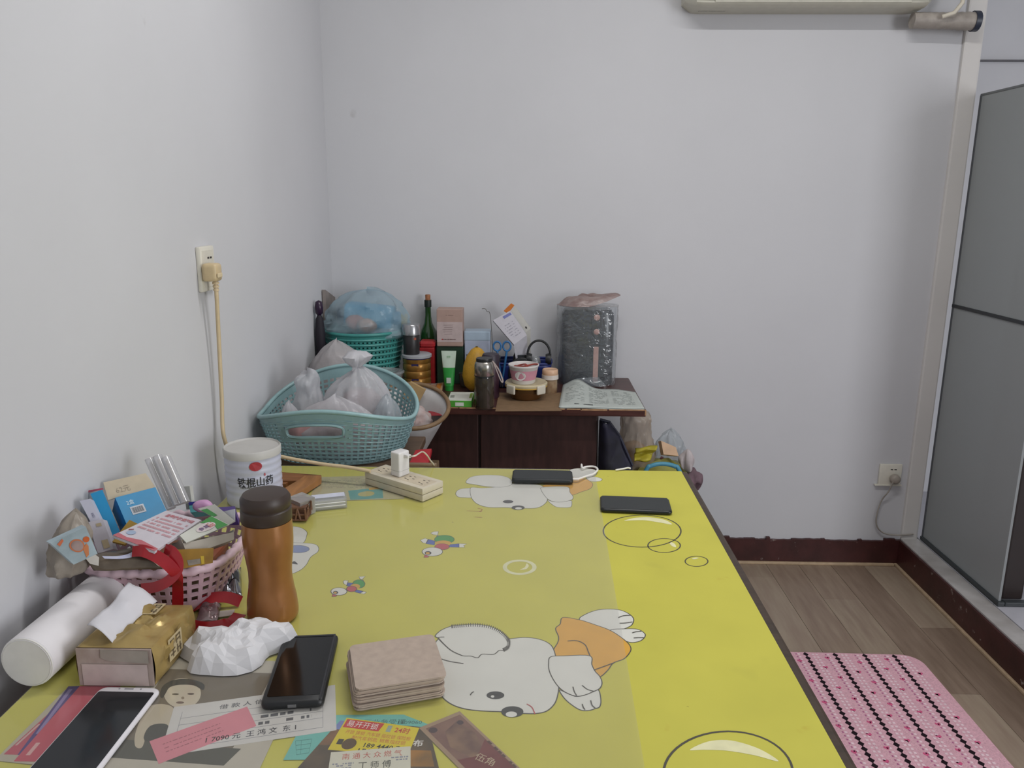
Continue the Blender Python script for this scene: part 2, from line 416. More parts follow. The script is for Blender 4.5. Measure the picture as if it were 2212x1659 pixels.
# ------------------------------------------------------------------ wall sockets
SOCK = mat('d9d5c8', r=.4, n=.03); DK = mat('2a2622', r=.6)
a = ty(1897, 1001, D); b = ty(1945, 1047, D)
ws = thing('wall_socket', 'white wall socket low on the back wall beside the glass partition', 'wall socket', ((a.x + b.x) / 2, D, b.z))
cx_, cz_ = (a.x + b.x) / 2, (a.z + b.z) / 2
part(G().box((cx_, D - .005, cz_), (.086, .010, .086), .004), 'plate', SOCK, ws, smooth=30)
for s_ in (-1, 1): part(G().box((cx_ + .01 + s_ * .007, D - .0105, cz_ + .022), (.009, .001, .0035)), 'slot', DK, ws)
part(G().bx((a.x - .008, D - .013, b.z - .001), (b.x - .001, D - .001, b.z + .003)), 'lower_lip', SOCK, ws)
pg = thing('power_plug', 'grey plug with a thin cable in the low back wall socket', 'plug', (cx_ + .012, D - .012, cz_ - .033))
part(G().lathe([(.0, 0), (.015, 0), (.019, .008), (.018, .022), (.011, .028), (0, .028)], (cx_ + .013, D - .0105, cz_ - .012), 16, Matrix.Rotation(math.radians(90), 3, 'X')), 'plug_body', mat('9c9389', r=.5), pg, smooth=50)
cp = [ty(px, py, D - .013) for px, py in ((1924, 1036), (1916, 1060), (1905, 1080), (1895, 1108), (1893, 1132), (1903, 1148), (1922, 1155), (1950, 1155), (1972, 1153))]
cp[0].y = D - .036; cp[1].y = D - .025; cp[-1].y = cp[-2].y = D - .016
part(G().tube(catmull(cp, 5, False), .0028, 6), 'cable', mat('9d978f', r=.5), pg, smooth=60)
# left wall socket
yc = tx(440, 580, XL).y; zc = tx(440, 580, XL).z
ws = thing('wall_socket', 'white wall socket with a cream plug on the left wall above the milk powder tin', 'wall socket', (XL, yc, zc - .05))
ws['label'] = 'white wall socket on the left wall above the white yam powder tin'
part(G().box((XL + .0055, yc, zc), (.011, .078, .100), .004), 'plate', SOCK, ws, smooth=30)
part(G().box((XL + .0112, yc, zc), (.001, .060, .082), .0004), 'face', mat('d2cdbf', r=.4), ws)
for s_ in (-1, 1): part(G().box((XL + .0122, yc + .008 + s_ * .007, zc + .024), (.001, .008, .004)), 'slot', DK, ws)
CRM = mat('cdb995', r=.45, n=.04)
pc = tx(456, 588, XL + .028)
pgl = thing('power_plug', 'cream plug with a thick cream cord hanging from the left wall socket', 'plug', (XL + .012, pc.y, pc.z - .03))
part(G().box((XL + .030, pc.y, pc.z), (.034, .036, .040), .009, seg=3), 'plug_body', mat('cbb68f', r=.4), pgl, smooth=50)
part(G().box((XL + .0485, pc.y - .004, pc.z - .006), (.004, .024, .010), .002), 'grip_ridge', mat('d6c49f', r=.4), pgl)
for k in range(3):
    part(G().lathe([(.0, 0), (.0075 - k * .0006, 0), (.0075 - k * .0006, .005), (0, .005)], (XL + .034, pc.y + .006, pc.z - .027 - k * .0075), 14), 'strain_relief', CRM, pgl, smooth=40)
q = [V((XL + .034, pc.y + .006, pc.z - .02))] + [tx(px, py, XL + o_) for px, py, o_ in ((468, 640, .034), (471, 700, .030), (475, 780, .026), (479, 860, .024), (484, 945, .026))]
q += [V((XL + .05, q[-1].y + .01, .80)), V((XL + .12, 1.80, .772)), ty(586, 984, 1.78), ty(640, 993, 1.76), ty(700, 1003, 1.745), ty(750, 1009, 1.735), ty(800, 1018, 1.72)]
cordpath = q
part(G().tube(catmull(q, 8, False), .0046, 8), 'cord', CRM, pgl, smooth=60)
# ------------------------------------------------------------------ rug
A = tz(1738, 1417, 0); B = tz(1929, 1422, 0); C = tz(1890, 1651, 0)
ru = (B - A).normalized(); rv = (C - A) - ru * (C - A).dot(ru); rv.normalize()
rv = ((C - A).normalized() + rv).normalized(); sp_ = (B - A).length / 3
def rp_(u, v, z=0): return A + ru * u + rv * v + V((0, 0, z))
rug = thing('rug', 'pink floor rug with black diamond stripes and small hearts', 'rug', rp_(.1, .4))
x_0, x_1, y_0, y_1, rc = -.42, 3 * sp_ + .075, -.004, 1.15, .055
out = []
for cxx, cyy, a0 in ((x_1 - rc, y_0 + rc, -90), (x_1 - rc, y_1 - rc, 0), (x_0 + rc, y_1 - rc, 90), (x_0 + rc, y_0 + rc, 180)):
    for k in range(9):
        t = math.radians(a0 + 90 * k / 8); out.append(rp_(cxx + rc * math.cos(t), cyy + rc * math.sin(t), .002))
part(G().prism(out, (0, 0, .009)), 'pile', mat('e3b2be', r=.95, n=.10, ns=220, bump=.6, bs=500, sp=.1), rug)
BLK = mat('241a20', r=.9, sp=.1); PNK = mat('cf5f86', r=.9, sp=.1); PAL = mat('ecd0d7', r=.9, sp=.1); MAU = mat('b0648e', r=.9, sp=.1)
zt_ = .0114
for k in range(-3, 4):
    u = sp_ * k; g = G(); v = y_0 + .012
    while v < y_1 - .012:
        g.add([rp_(u - .009, v, zt_), rp_(u, v - .0115, zt_), rp_(u + .009, v, zt_), rp_(u, v + .0115, zt_)], [(0, 1, 2, 3)]); v += .021
    part(g, 'diamond_stripe', BLK, rug, kind='stuff')
    g = G(); g2 = G(); v = y_0 + .012
    while v < y_1 - .01:
        for o_ in (-.022, .022, .034): g.add([rp_(u + o_ - .0035, v - .004, zt_), rp_(u + o_ + .0035, v - .004, zt_), rp_(u + o_ + .0035, v + .004, zt_), rp_(u + o_ - .0035, v + .004, zt_)], [(0, 1, 2, 3)])
        for o_ in (-.030,): g2.add([rp_(u + o_ - .002, v - .003, zt_), rp_(u + o_ + .002, v - .003, zt_), rp_(u + o_ + .002, v + .003, zt_), rp_(u + o_ - .002, v + .003, zt_)], [(0, 1, 2, 3)])
        v += .015
    part(g, 'pale_dots', PAL, rug, kind='stuff'); part(g2, 'mauve_dots', MAU, rug, kind='stuff')
    g = G(); v = y_0 + .03 + (k % 2) * .02; j = 0
    while v < y_1 - .02:
        hu = u + sp_ * (.40 if j % 2 else .66)
        if hu < x_1 - .02:
            g.add([rp_(hu + a_ * .0085, v + b_ * .0085, zt_) for a_, b_ in ((0, .9), (-.9, 0), (-.8, -.6), (-.4, -.8), (0, -.4), (.4, -.8), (.8, -.6), (.9, 0))], [tuple(range(8))])
        v += .052; j += 1
    if g.v: part(g, 'hearts', PNK, rug, kind='stuff')
# ================================================================== TABLE
ZT = .750
TX0, TX1, TY0, TY1 = -.676, .383, .34, 1.862
tb = thing('dining_table', 'large dark-edged wooden table under a yellow cartoon mat', 'table', ((TX0 + TX1) / 2, (TY0 + TY1) / 2, 0))
TWD = mat('403329', r=.45, n=.2, ns=12, stretch=(1, 8, 8))
part(G().bx((TX0, TY0, ZT - .034), (TX1 + .014, TY1 + .006, ZT - .004), .006), 'tabletop', TWD, tb)
for sx_ in (TX0 + .07, TX1 - .07):
    for sy_ in (TY0 + .07, TY1 - .07): part(G().bx((sx_ - .03, sy_ - .03, 0), (sx_ + .03, sy_ + .03, ZT - .034), .004), 'leg', TWD, tb)
for y_ in (TY0 + .07, TY1 - .07): part(G().bx((TX0 + .10, y_ - .011, ZT - .12), (TX1 - .10, y_ + .011, ZT - .034)), 'apron', TWD, tb)
for x_ in (TX0 + .07, TX1 - .07): part(G().bx((x_ - .011, TY0 + .10, ZT - .12), (x_ + .011, TY1 - .10, ZT - .034)), 'apron', TWD, tb)
def mat_cloth():
    m = mat('c7c14f', r=.55, n=.035, ns=7, sp=.3)
    nt = m.node_tree; N = nt.nodes; L = nt.links; b = N['Principled BSDF']; src = b.inputs['Base Color'].links[0].from_socket
    tc = [q_ for q_ in N if q_.type == 'TEX_COORD'][0]
    for scl, p0, p1, col, st in ((17, .70, .76, 'b08a2c', .35), (6, .66, .82, '8d8a45', .35), (75, .76, .80, '6e5426', .6)):
        no = N.new('ShaderNodeTexNoise'); no.inputs['Scale'].default_value = scl; no.inputs['Detail'].default_value = 3
        L.new(tc.outputs['Object'], no.inputs['Vector'])
        rp = N.new('ShaderNodeValToRGB'); rp.color_ramp.elements[0].position = p0; rp.color_ramp.elements[1].position = p1
        rp.color_ramp.elements[0].color = (0, 0, 0, 1); rp.color_ramp.elements[1].color = (st, st, st, 1); L.new(no.outputs['Fac'], rp.inputs[0])
        mx = N.new('ShaderNodeMixRGB'); L.new(rp.outputs[0], mx.inputs[0]); L.new(src, mx.inputs[1]); mx.inputs[2].default_value = lin(col); src = mx.outputs[0]
    L.new(src, b.inputs['Base Color']); return m
cl = thing('table_mat', 'yellow plastic table mat printed with cartoon puppies, birds and bubbles', 'table mat', ((TX0 + TX1) / 2, (TY0 + TY1) / 2, ZT - .004))
part(G().bx((TX0 + .002, TY0 + .002, ZT - .004), (TX1 - .003, TY1 - .002, ZT), .001), 'sheet', mat_cloth(), cl)
LAY = [0]
def onmat(pts, k): return [tz(px, py, ZT) + V((0, 0, k * .00008)) for px, py in pts]
INK = mat('4a463c', r=.6); WHT = mat('d9d8cf', r=.55, n=.03, ns=12, sp=.3); ORG = mat('d8a33a', r=.55, n=.03); BLK2 = mat('2c2d2b', r=.5); RED_ = mat('b9484a', r=.6)
def blob(pts, k, m, parent, name, outline=.0016, smooth_=True):
    w3 = onmat(pts, k); w3 = catmull(w3, 5) if smooth_ else w3
    o = part(G().add(w3, [tuple(range(len(w3)))]), name, m, parent)
    if outline: part(G().ribbon([p + V((0, 0, .00004)) for p in w3], outline, closed=True), 'outline', INK, parent)
    return o
def stroke(pts, k, m, parent, wd=.0016, name='ink_line'):
    w3 = catmull(onmat(pts, k), 5, False); part(G().ribbon(w3, wd), name, m, parent)
def ell(c, rx, ry, n=20): return [(c[0] + rx * math.cos(2 * math.pi * k / n), c[1] + ry * math.sin(2 * math.pi * k / n)) for k in range(n)]
def figure(name, label):
    o = bpy.data.objects.new(name, None); COL.objects.link(o); o.parent = cl; o['label'] = label; WL[o.name] = wloc(cl); o.empty_display_size = .02; return o
# big puppy
Z1 = lambda p: zo(p, 900, 1280, 4.096)
f1 = figure('printed_puppy', 'large white puppy in an orange shirt printed on the mat')
blob(Z1([(1440, 240), (1500, 190), (1600, 155), (1700, 147), (1800, 155), (1880, 190), (1920, 235), (1905, 285), (1860, 312), (1800, 330), (1705, 335), (1560, 300)]), 1, WHT, f1, 'leg')
blob(Z1([(1710, 335), (1830, 322), (1950, 325), (2015, 360), (2018, 395), (1970, 432), (1880, 440), (1780, 390)]), 2, WHT, f1, 'leg')
blob(Z1([(1265, 865), (1360, 905), (1430, 920), (1560, 880), (1610, 865), (1630, 950), (1620, 1010), (1580, 1028), (1520, 1045), (1450, 1040), (1380, 1000), (1310, 940)]), 3, WHT, f1, 'paw')
blob(Z1([(1295, 222), (1440, 243), (1560, 280), (1720, 340), (1850, 430), (1895, 490), (1880, 540), (1830, 590), (1740, 625), (1690, 690), (1615, 748), (1560, 690), (1400, 600), (1185, 572), (1215, 500), (1250, 440), (1255, 390), (1230, 320), (1270, 280)]), 4, ORG, f1, 'shirt')
blob(Z1([(185, 420), (160, 560), (150, 760), (185, 860), (240, 940), (330, 1000), (450, 1035), (600, 1050), (760, 1056), (930, 1070), (1050, 1072), (1150, 1050), (1220, 985), (1250, 900), (1258, 800), (1245, 650), (1210, 500), (1150, 440), (1050, 408), (940, 400), (820, 412), (600, 430), (350, 420)]), 5, WHT, f1, 'head')
blob(Z1([(1185, 572), (1300, 563), (1530, 562), (1550, 640), (1580, 700), (1620, 745), (1640, 800), (1620, 850), (1560, 880), (1500, 905), (1430, 920), (1360, 905), (1280, 860), (1220, 790), (1175, 700), (1168, 630)]), 6, WHT, f1, 'arm')
ear = Z1([(165, 385), (220, 335), (310, 300), (400, 290), (520, 285), (640, 300), (740, 345), (800, 400), (820, 440), (810, 490), (770, 515), (730, 515), (680, 550), (580, 548), (540, 580), (480, 565), (400, 560), (300, 510), (220, 440), (190, 405)])
blob(ear, 7, WHT, f1, 'ear')
g = G()
hp = catmull([V((a_, b_, 0)) for a_, b_ in ear[2:11]], 6, False)
for k, p in enumerate(hp):
    t = (hp[min(k + 1, len(hp) - 1)] - hp[max(k - 1, 0)]).normalized(); nn = V((t.y, -t.x, 0))
    a_, b_ = p + nn * 3, p - nn * 5; w3 = onmat([(a_.x, a_.y), (b_.x, b_.y)], 9); g.ribbon(w3, .0012)
part(g, 'fur_ticks', INK, f1)
blob(Z1(ell((697, 912), 78, 34)), 9, BLK2, f1, 'eye', 0); blob(Z1(ell((672, 924), 15, 11)), 10, WHT, f1, 'eye_glint', 0)
blob(Z1(ell((847, 1058), 98, 48)), 9, BLK2, f1, 'nose', 0); blob(Z1(ell((838, 1082), 50, 25)), 10, WHT, f1, 'nose_glint', 0)
for s_ in ([(475, 912), (487, 893), (506, 880)], [(245, 398), (205, 400), (200, 415), (300, 512), (400, 560)], [(200, 585), (290, 612), (415, 632)], [(1335, 432), (1420, 430), (1490, 465), (1520, 530), (1535, 565)], [(1572, 688), (1650, 660), (1745, 625)], [(1383, 838), (1395, 880), (1415, 915)], [(1465, 825), (1510, 860), (1570, 878)], [(1465, 990), (1475, 1020), (1490, 1040)], [(1540, 958), (1552, 1000), (1580, 1026)], [(1783, 225), (1830, 208), (1895, 203)], [(1795, 275), (1850, 272), (1910, 262)], [(1908, 360), (1940, 350), (1990, 345)], [(1920, 405), (1960, 402), (2010, 402)]):
    stroke(Z1(s_), 11, INK, f1)
stroke(Z1([(975, 990), (1020, 1020), (1047, 1080)]), 11, RED_, f1, .0014, 'mouth_line')
# far puppy
Z3 = lambda p: zo(p, 960, 980, 3.687)
f2 = figure('printed_puppy', 'white puppy printed on the mat beneath the phone with the white cable')
blob(Z3([(1000, 130), (1100, 116), (1190, 125), (1215, 150), (1190, 180), (1100, 190), (1030, 190)]), 1, WHT, f2, 'leg', .001)
blob(Z3([(1130, 190), (1200, 185), (1255, 202), (1235, 220), (1165, 220)]), 2, WHT, f2, 'leg', .001)
blob(Z3([(820, 370), (880, 385), (1000, 375), (1015, 390), (1005, 425), (940, 430), (880, 420)]), 3, WHT, f2, 'paw', .001)
blob(Z3([(800, 245), (900, 190), (1030, 190), (1120, 200), (1180, 240), (1160, 280), (1090, 305), (1015, 330), (985, 290), (960, 275), (790, 265)]), 4, ORG, f2, 'shirt', .001)
blob(Z3([(90, 320), (110, 290), (160, 278), (230, 282), (225, 345), (160, 350), (110, 345)]), 4, WHT, f2, 'ear', .001)
blob(Z3([(205, 290), (215, 350), (260, 400), (350, 428), (480, 430), (640, 436), (740, 432), (800, 400), (820, 360), (800, 300), (770, 255), (640, 235), (540, 240), (420, 265), (300, 275), (220, 270)]), 5, WHT, f2, 'head', .001)
blob(Z3([(770, 290), (790, 268), (975, 265), (1000, 310), (1025, 345), (1010, 370), (940, 385), (880, 385), (820, 360)]), 6, WHT, f2, 'arm', .001)
blob(Z3([(175, 235), (185, 205), (230, 182), (330, 172), (450, 177), (520, 200), (540, 240), (500, 262), (430, 268), (330, 262), (240, 247)]), 7, WHT, f2, 'ear', .001)
blob(Z3(ell((507, 384), 42, 12)), 9, BLK2, f2, 'eye', 0); blob(Z3(ell((587, 432), 52, 17)), 9, BLK2, f2, 'nose', 0); blob(Z3(ell((590, 438), 26, 9)), 10, WHT, f2, 'nose_glint', 0)
stroke(Z3([(265, 435), (300, 445), (280, 465)]), 3, mat('a85a2c'), f2, .002, 'stain'); stroke(Z3([(180, 455), (240, 458), (300, 462)]), 3, mat('a85a2c'), f2, .0018, 'stain'); stroke(Z3([(240, 505), (300, 508)]), 3, mat('a85a2c'), f2, .0018, 'stain')
# birds
Z2 = lambda p: zo(p, 560, 980, 3.95)
BLU = mat('4c62a8', r=.55); GRN = mat('3f9444', r=.55); YEL = mat('d0a03c', r=.55); CRD = mat('b94c55', r=.55); LBL = mat('5f79b4', r=.55)
def bird(label, hd, hr, red, rr, grn, gr_, wl, wr, tail):
    f = figure('printed_bird', label)
    for nm, pts, m in (('wing', wl[0], BLU), ('wing', wr[0], BLU), ('wing_tip', wl[1], WHT), ('wing_tip', wr[1], WHT), ('tail', tail[0], LBL), ('tail_tip', tail[1], WHT)):
        blob(Z2(pts), 1, m, f, nm, .001, False)
    blob(Z2(ell(grn, *gr_)), 2, GRN, f, 'back', .001)
    mid = ((grn[0] + red[0]) / 2, (grn[1] + red[1]) / 2)
    blob(Z2(ell(mid, gr_[0] * .8, gr_[1] * .62)), 3, YEL, f, 'belly_band', 0)
    blob(Z2(ell(red, *rr)), 4, CRD, f, 'breast', .001)
    blob(Z2(ell(hd, *hr)), 5, WHT, f, 'head', .0012)
    e = (hd[0] - hr[0] * .42, hd[1] + hr[1] * .3)
    blob(Z2(ell(e, hr[0] * .33, hr[1] * .42)), 6, BLK2, f, 'eye', 0); blob(Z2(ell((e[0] - 3, e[1] + 2), hr[0] * .20, hr[1] * .26)), 7, YEL, f, 'eye_ring', 0)
    b_ = (hd[0] - hr[0] * .62, hd[1] + hr[1] * 1.0)
    blob(Z2([(b_[0] - 18, b_[1] + 12), (b_[0] - 10, b_[1] - 10), (b_[0] + 26, b_[1] - 6), (b_[0] + 20, b_[1] + 10)]), 4, CRD, f, 'beak', .001, False)
bird('coloured bird printed near the white ring on the mat', (1477, 838), (87, 37), (1560, 795), (62, 26), (1580, 732), (84, 36),
     ([(1440, 730), (1500, 745), (1495, 780), (1420, 768)], [(1375, 738), (1415, 722), (1445, 732), (1422, 766), (1395, 760)]),
     ([(1630, 775), (1705, 768), (1705, 800), (1615, 798)], [(1705, 768), (1770, 770), (1745, 785), (1755, 800), (1705, 800)]),
     ([(1520, 698), (1560, 700), (1530, 722), (1500, 725)], [(1462, 678), (1490, 665), (1530, 664), (1522, 694), (1480, 690)]))
bird('coloured bird printed on the mat beside the orange flask', (680, 1177), (68, 32), (788, 1155), (44, 24), (850, 1112), (52, 36),
     ([(755, 1100), (800, 1105), (780, 1135), (745, 1128)], [(715, 1092), (730, 1080), (760, 1085), (745, 1125), (722, 1110)]),
     ([(830, 1160), (890, 1175), (860, 1192), (815, 1180)], [(885, 1172), (915, 1182), (895, 1198), (862, 1192)]),
     ([(860, 1075), (890, 1078), (880, 1095), (845, 1095)], [(850, 1050), (905, 1046), (880, 1072), (862, 1072)]))
# bubbles
def bubble(c, rx, ry, wd, m, hl=None, lab=None):
    f = figure('printed_bubble', lab); w3 = onmat(ell(c, rx, ry, 48), 3); part(G().ribbon(w3, wd, closed=True), 'ring', m, f)
    if hl: blob(hl, 3, mat('e6e2b4', r=.55), f, 'highlight', 0)
bubble((1387, 1147.5), 84, 34.5, .0028, INK, Z3([(1430, 535), (1520, 512), (1640, 508), (1760, 530), (1812, 565), (1720, 550), (1600, 532), (1500, 532)]), 'large outlined bubble printed beside the plain black phone')
bubble((1434.6, 1178.5), 35, 15, .0024, INK, Z3([(1790, 705), (1830, 715), (1845, 745), (1810, 735)]), 'small outlined bubble overlapping the larger one')
bubble((1504.6, 1212.7), 24.5, 11, .0022, INK, Z3([(1970, 835), (2000, 828), (2025, 832), (1990, 842)]), 'tiny outlined bubble printed by the table edge')
bubble((1122.5, 1225.5), 32, 14.5, .0078, mat('dcdab0', r=.55), Z3([(655, 875), (672, 895), (650, 920), (602, 925), (640, 905)]), 'thick white ring bubble printed on the mat')
bubble((1573, 1672), 140, 92, .0030, INK, [(1490, 1620), (1530, 1602), (1580, 1600), (1640, 1618), (1682, 1645), (1630, 1632), (1570, 1622), (1520, 1620)], 'largest outlined bubble printed at the bare side of the mat')
# puppy partly hidden by the flask
f3 = figure('printed_puppy', 'puppy with a blue ear printed behind the orange flask')
blob(Z2([(100, 700), (220, 630), (330, 625), (400, 660), (405, 700), (370, 765), (250, 800), (120, 780)]), 1, WHT, f3, 'ear', .001)
blob(Z2([(60, 800), (200, 760), (370, 763), (470, 772), (505, 800), (498, 840), (440, 882), (400, 950), (340, 1000), (250, 1030), (120, 1020), (60, 930)]), 2, WHT, f3, 'head', .001)
blob(Z2(ell((330, 815), 97, 32)), 3, mat('7d8cb4'), f3, 'inner_ear', .001); blob(Z2([(275, 935), (300, 918), (330, 945), (295, 942)]), 3, BLK2, f3, 'eye', 0)
# clear vinyl sheet over the left part of the mat
s0, s1 = tz(1288, 1040, ZT).x, tz(1392, 1659, ZT).x; ys0, ys1 = tz(1288, 1040, ZT).y, tz(1392, 1659, ZT).y
sl = (s1 - s0) / (ys1 - ys0); SZ0, SZ1 = ZT + .0016, ZT + .0026
xe = lambda y_: s0 + sl * (y_ - ys0)
sheet_pts = [(TX0 + .004, TY0 + .01, SZ0), (xe(TY0 + .01), TY0 + .01, SZ0), (xe(TY1 - .006), TY1 - .006, SZ0), (TX0 + .004, TY1 - .006, SZ0)]
solo(G().prism(sheet_pts, (0, 0, SZ1 - SZ0)), 'clear_vinyl_sheet', glassy('ffffff', 1.15, .14, .05, 'c9c9c4', 'vinyl'), 'clear glossy vinyl sheet covering most of the yellow mat', 'vinyl sheet')
T0 = SZ1
# ================================================================== DESK AGAINST THE BACK WALL
DZ, DX0, DX1, DY0 = .748, XL + .006, .378, 2.455
dk = thing('desk', 'dark brown lacquered desk with worn edges against the back wall', 'desk', ((DX0 + DX1) / 2, (DY0 + D) / 2, 0))
DW = mat('4a2a24', r=.35, n=.25, ns=8, stretch=(1, 9, 9)); DWD = mat('33201d', r=.4, n=.2, ns=10, stretch=(6, 6, 1))
part(G().bx((DX0, DY0, DZ - .024), (DX1, D - .003, DZ), .003), 'desk_top', DW, dk)
WORN = mat('a8835f', r=.6, n=.2, ns=60)
g = G(); xx = DX0 + .3
rd = random.Random(9)
while xx < DX1 - .005:
    l_ = rd.uniform(.03, .14); h_ = rd.uniform(.0015, .004); e_ = min(xx + l_, DX1 - .001)
    g.bx((xx, DY0 - .0007, DZ - .001 - h_), (e_, DY0 + .002, DZ + .0004)); xx += l_ + rd.uniform(-.005, .012)
part(g, 'worn_edge', WORN, dk)
part(G().bx((DX1 - .004, DY0 - .0008, DZ - .02), (DX1 + .0008, DY0 + .01, DZ - .001), .001), 'worn_corner', WORN, dk)
bx1 = ty(1291, 960, DY0 + .06).x; bm_ = ty(1036, 960, DY0 + .05).x
part(G().bx((DX0 + .01, DY0 + .06, .05), (bx1, D - .01, DZ - .024), .002), 'carcass', DWD, dk)
part(G().bx((bm_ + .004, DY0 + .045, .06), (bx1 - .004, DY0 + .06, DZ - .03), .003), 'door', mat('3a2421', r=.38, n=.2, ns=10, stretch=(6, 6, 1)), dk)
part(G().bx((DX0 + .35, DY0 + .05, .06), (bm_ - .004, DY0 + .06, DZ - .03), .003), 'door', mat('3a2421', r=.38, n=.2, ns=10, stretch=(6, 6, 1)), dk)
part(G().bx((DX0 + .012, DY0 + .05, .06), (DX0 + .342, DY0 + .06, DZ - .03), .003), 'door', mat('3a2421', r=.38, n=.2, ns=10, stretch=(6, 6, 1)), dk)
# ================================================================== PAPERS UNDER THE CLEAR SHEET
def pslab(px4, lvl, th=.00025): return Slab([tz(a_, b_, ZT) + V((0, 0, lvl)) for a_, b_ in px4], th)
PAP = lambda c, **k: mat(c, r=.7, n=.03, ns=30, sp=.25, **k)
def paper(name, px, lvl, m, label, cat, group=None):
    s = pslab(px, lvl) if len(px) == 4 else None
    pts = [tz(a_, b_, ZT) + V((0, 0, lvl)) for a_, b_ in px]
    cen = sum(pts, V()) / len(pts)
    t = thing(name, label, cat, cen - V((0, 0, .00025)), group)
    part(G().prism(pts, (0, 0, -.00025)), 'paper', m, t); return t, s
def pix(t, pts, lvl, m, name, sm=True, par=None):
    w3 = [tz(a_, b_, ZT) + V((0, 0, lvl)) for a_, b_ in pts]; w3 = catmull(w3, 4) if sm else w3
    return part(G().add(w3, [tuple(range(len(w3)))]), name, m, t)
# baby portrait
t, s = paper('portrait_photo', [(347, 1419), (668, 1432), (548, 1690), (130, 1685)], .00095, PAP('b9b2a2'), 'old sepia portrait photo of a sitting baby with a pale border', 'photo')
Z6 = lambda p: zo(p, 0, 1240, 3.456)
pix(t, [(362, 1446), (590, 1456), (483, 1655), (236, 1636)], .00098, PAP('6f6452'), 'picture_area', False)
pix(t, Z6([(930, 1240), (1800, 1310), (1670, 1436), (815, 1375)]), .00100, PAP('4b4a3f'), 'picture_floor', False)
pix(t, Z6([(1100, 1000), (1200, 975), (1290, 1000), (1300, 1080), (1240, 1170), (1120, 1150), (1090, 1220), (1060, 1300), (1010, 1290), (1010, 1200), (1050, 1090)]), .00102, PAP('bfb39b'), 'picture_body')
pix(t, Z6([(1120, 1140), (1250, 1130), (1260, 1240), (1080, 1250)]), .00104, PAP('3c3b33'), 'picture_shorts')
pix(t, Z6(ell((1362, 895), 138, 112)), .00106, PAP('c9bfa8'), 'picture_face')
pix(t, Z6([(1195, 915), (1210, 850), (1270, 805), (1360, 788), (1460, 798), (1525, 830), (1515, 872), (1450, 838), (1350, 832), (1270, 850), (1235, 900), (1215, 930)]), .00108, PAP('33322c'), 'picture_hair')
for e_ in ((1310, 902), (1425, 900)): pix(t, Z6(ell(e_, 26, 7)), .00108, PAP('5a5345'), 'picture_eye')
pix(t, Z6(ell((1365, 930), 12, 10)), .00108, PAP('8c8068'), 'picture_nose'); pix(t, Z6(ell((1345, 965), 30, 9)), .00108, PAP('6f5f50'), 'picture_mouth')
# red and purple cards under the white phone
paper('note_paper', [(140, 1492), (250, 1490), (100, 1656), (-12, 1644)], .00090, PAP('b5ac98'), 'cream paper lying beneath the red and purple cards', 'paper')
t, s = paper('greeting_card', [(108, 1540), (205, 1540), (105, 1634), (8, 1631)], .00098, PAP('b8485a'), 'red card lowest of the cards under the white phone', 'card')
part(s.patch(.03, .3, .08, .8, .00006), 'pale_print', PAP('c9a8a0'), t)
t, s = paper('loyalty_card', [(148, 1484), (240, 1481), (122, 1640), (38, 1632)], .00106, PAP('473076'), 'purple card poking out beside the white phone', 'card')
part(s.patch(.06, .05, .15, .72, .00006), 'pale_print', PAP('8a7ba8'), t)
t, s = paper('greeting_card', [(173, 1483), (262, 1481), (150, 1648), (30, 1646)], .00114, PAP('c04a5c'), 'red card on top of the purple card under the white phone', 'card')
part(s.patch(.12, .78, .20, .93, .00006), 'pale_print', PAP('d8a9a4'), t)
# hand-filled form and pink slip
t, s = paper('paper_form', [(376, 1529), (724, 1481), (727, 1579), (345, 1636)], .00118, PAP('cfccc6'), 'white printed form with handwriting lying across the baby photo', 'paper')
IN = PAP('5a5a5e')
g = G()
for v_ in (.28, .42, .56, .70, .90): s.patch(.06, v_ - .004, .92, v_ + .004, .00005, g)
for u_ in (.06, .92): s.patch(u_ - .0012, .14, u_ + .0012, .90, .00005, g)
part(g, 'ruled_lines', PAP('85858a'), t, kind='stuff')
part(s.text('借 款 人 信 息', .45, .15, .34, .10, .00008), 'title', IN, t)
part(s.lines((.35, .49, .63), .30, .85, .06, .00006, seed=4), 'small_print', IN, t, kind='stuff')
part(s.text('1 7090 元  王 鸿 文  东 1', .50, .81, .52, .12, .00008), 'handwriting', PAP('3c3c44'), t)
t, s = paper('paper_slip', [(323, 1603), (534, 1528), (554, 1570), (343, 1652)], .00126, PAP('d5848f'), 'pink paper slip lying on the white form', 'paper')
part(s.lines((.32, .5, .66), .1, .68, .035, .00006, seed=8, gap=.1), 'faint_print', PAP('a8606c'), t, kind='stuff')
# teal leaflet, landscape postcard, business cards, banknote
paper('leaflet', [(640, 1590), (727, 1546), (872, 1545), (925, 1566), (900, 1640), (612, 1643)], .00098, PAP('6fb9ad'), 'teal paper leaflet under the yellow locksmith card', 'paper')
Z8 = lambda p: zo(p, 700, 1480, 4.809)
s = pslab(Z8([(300, 365), (700, 385), (700, 410), (300, 390)]), .00100)
o_ = [o for o in bpy.data.objects if o.name == 'leaflet'][0]
part(text_on(G(), '营业厅业务受理', tz(812, 1561, ZT) + V((0, 0, .00104)), (1, .05, 0), (0, 1, 0), .075), 'print', PAP('3d6b66'), o_)
part(text_on(G(), '1609060', tz(886, 1562, ZT) + V((0, 0, .00104)), (1, .05, 0), (0, 1, 0), .03), 'print', PAP('3d6b66'), o_)
s = pslab(zo([(880, 1335), (1010, 1320), (985, 1430), (885, 1445)], 400, 1240, 3.687), .00100)
g = G()
for v_ in (0, .33, .66, 1): s.patch(0, v_ - .02, 1, v_ + .02, .00004, g)
for u_ in (0, .35, 1): s.patch(u_ - .012, 0, u_ + .012, 1, .00004, g)
part(g, 'print_grid', PAP('4c8a82'), o_, kind='stuff')
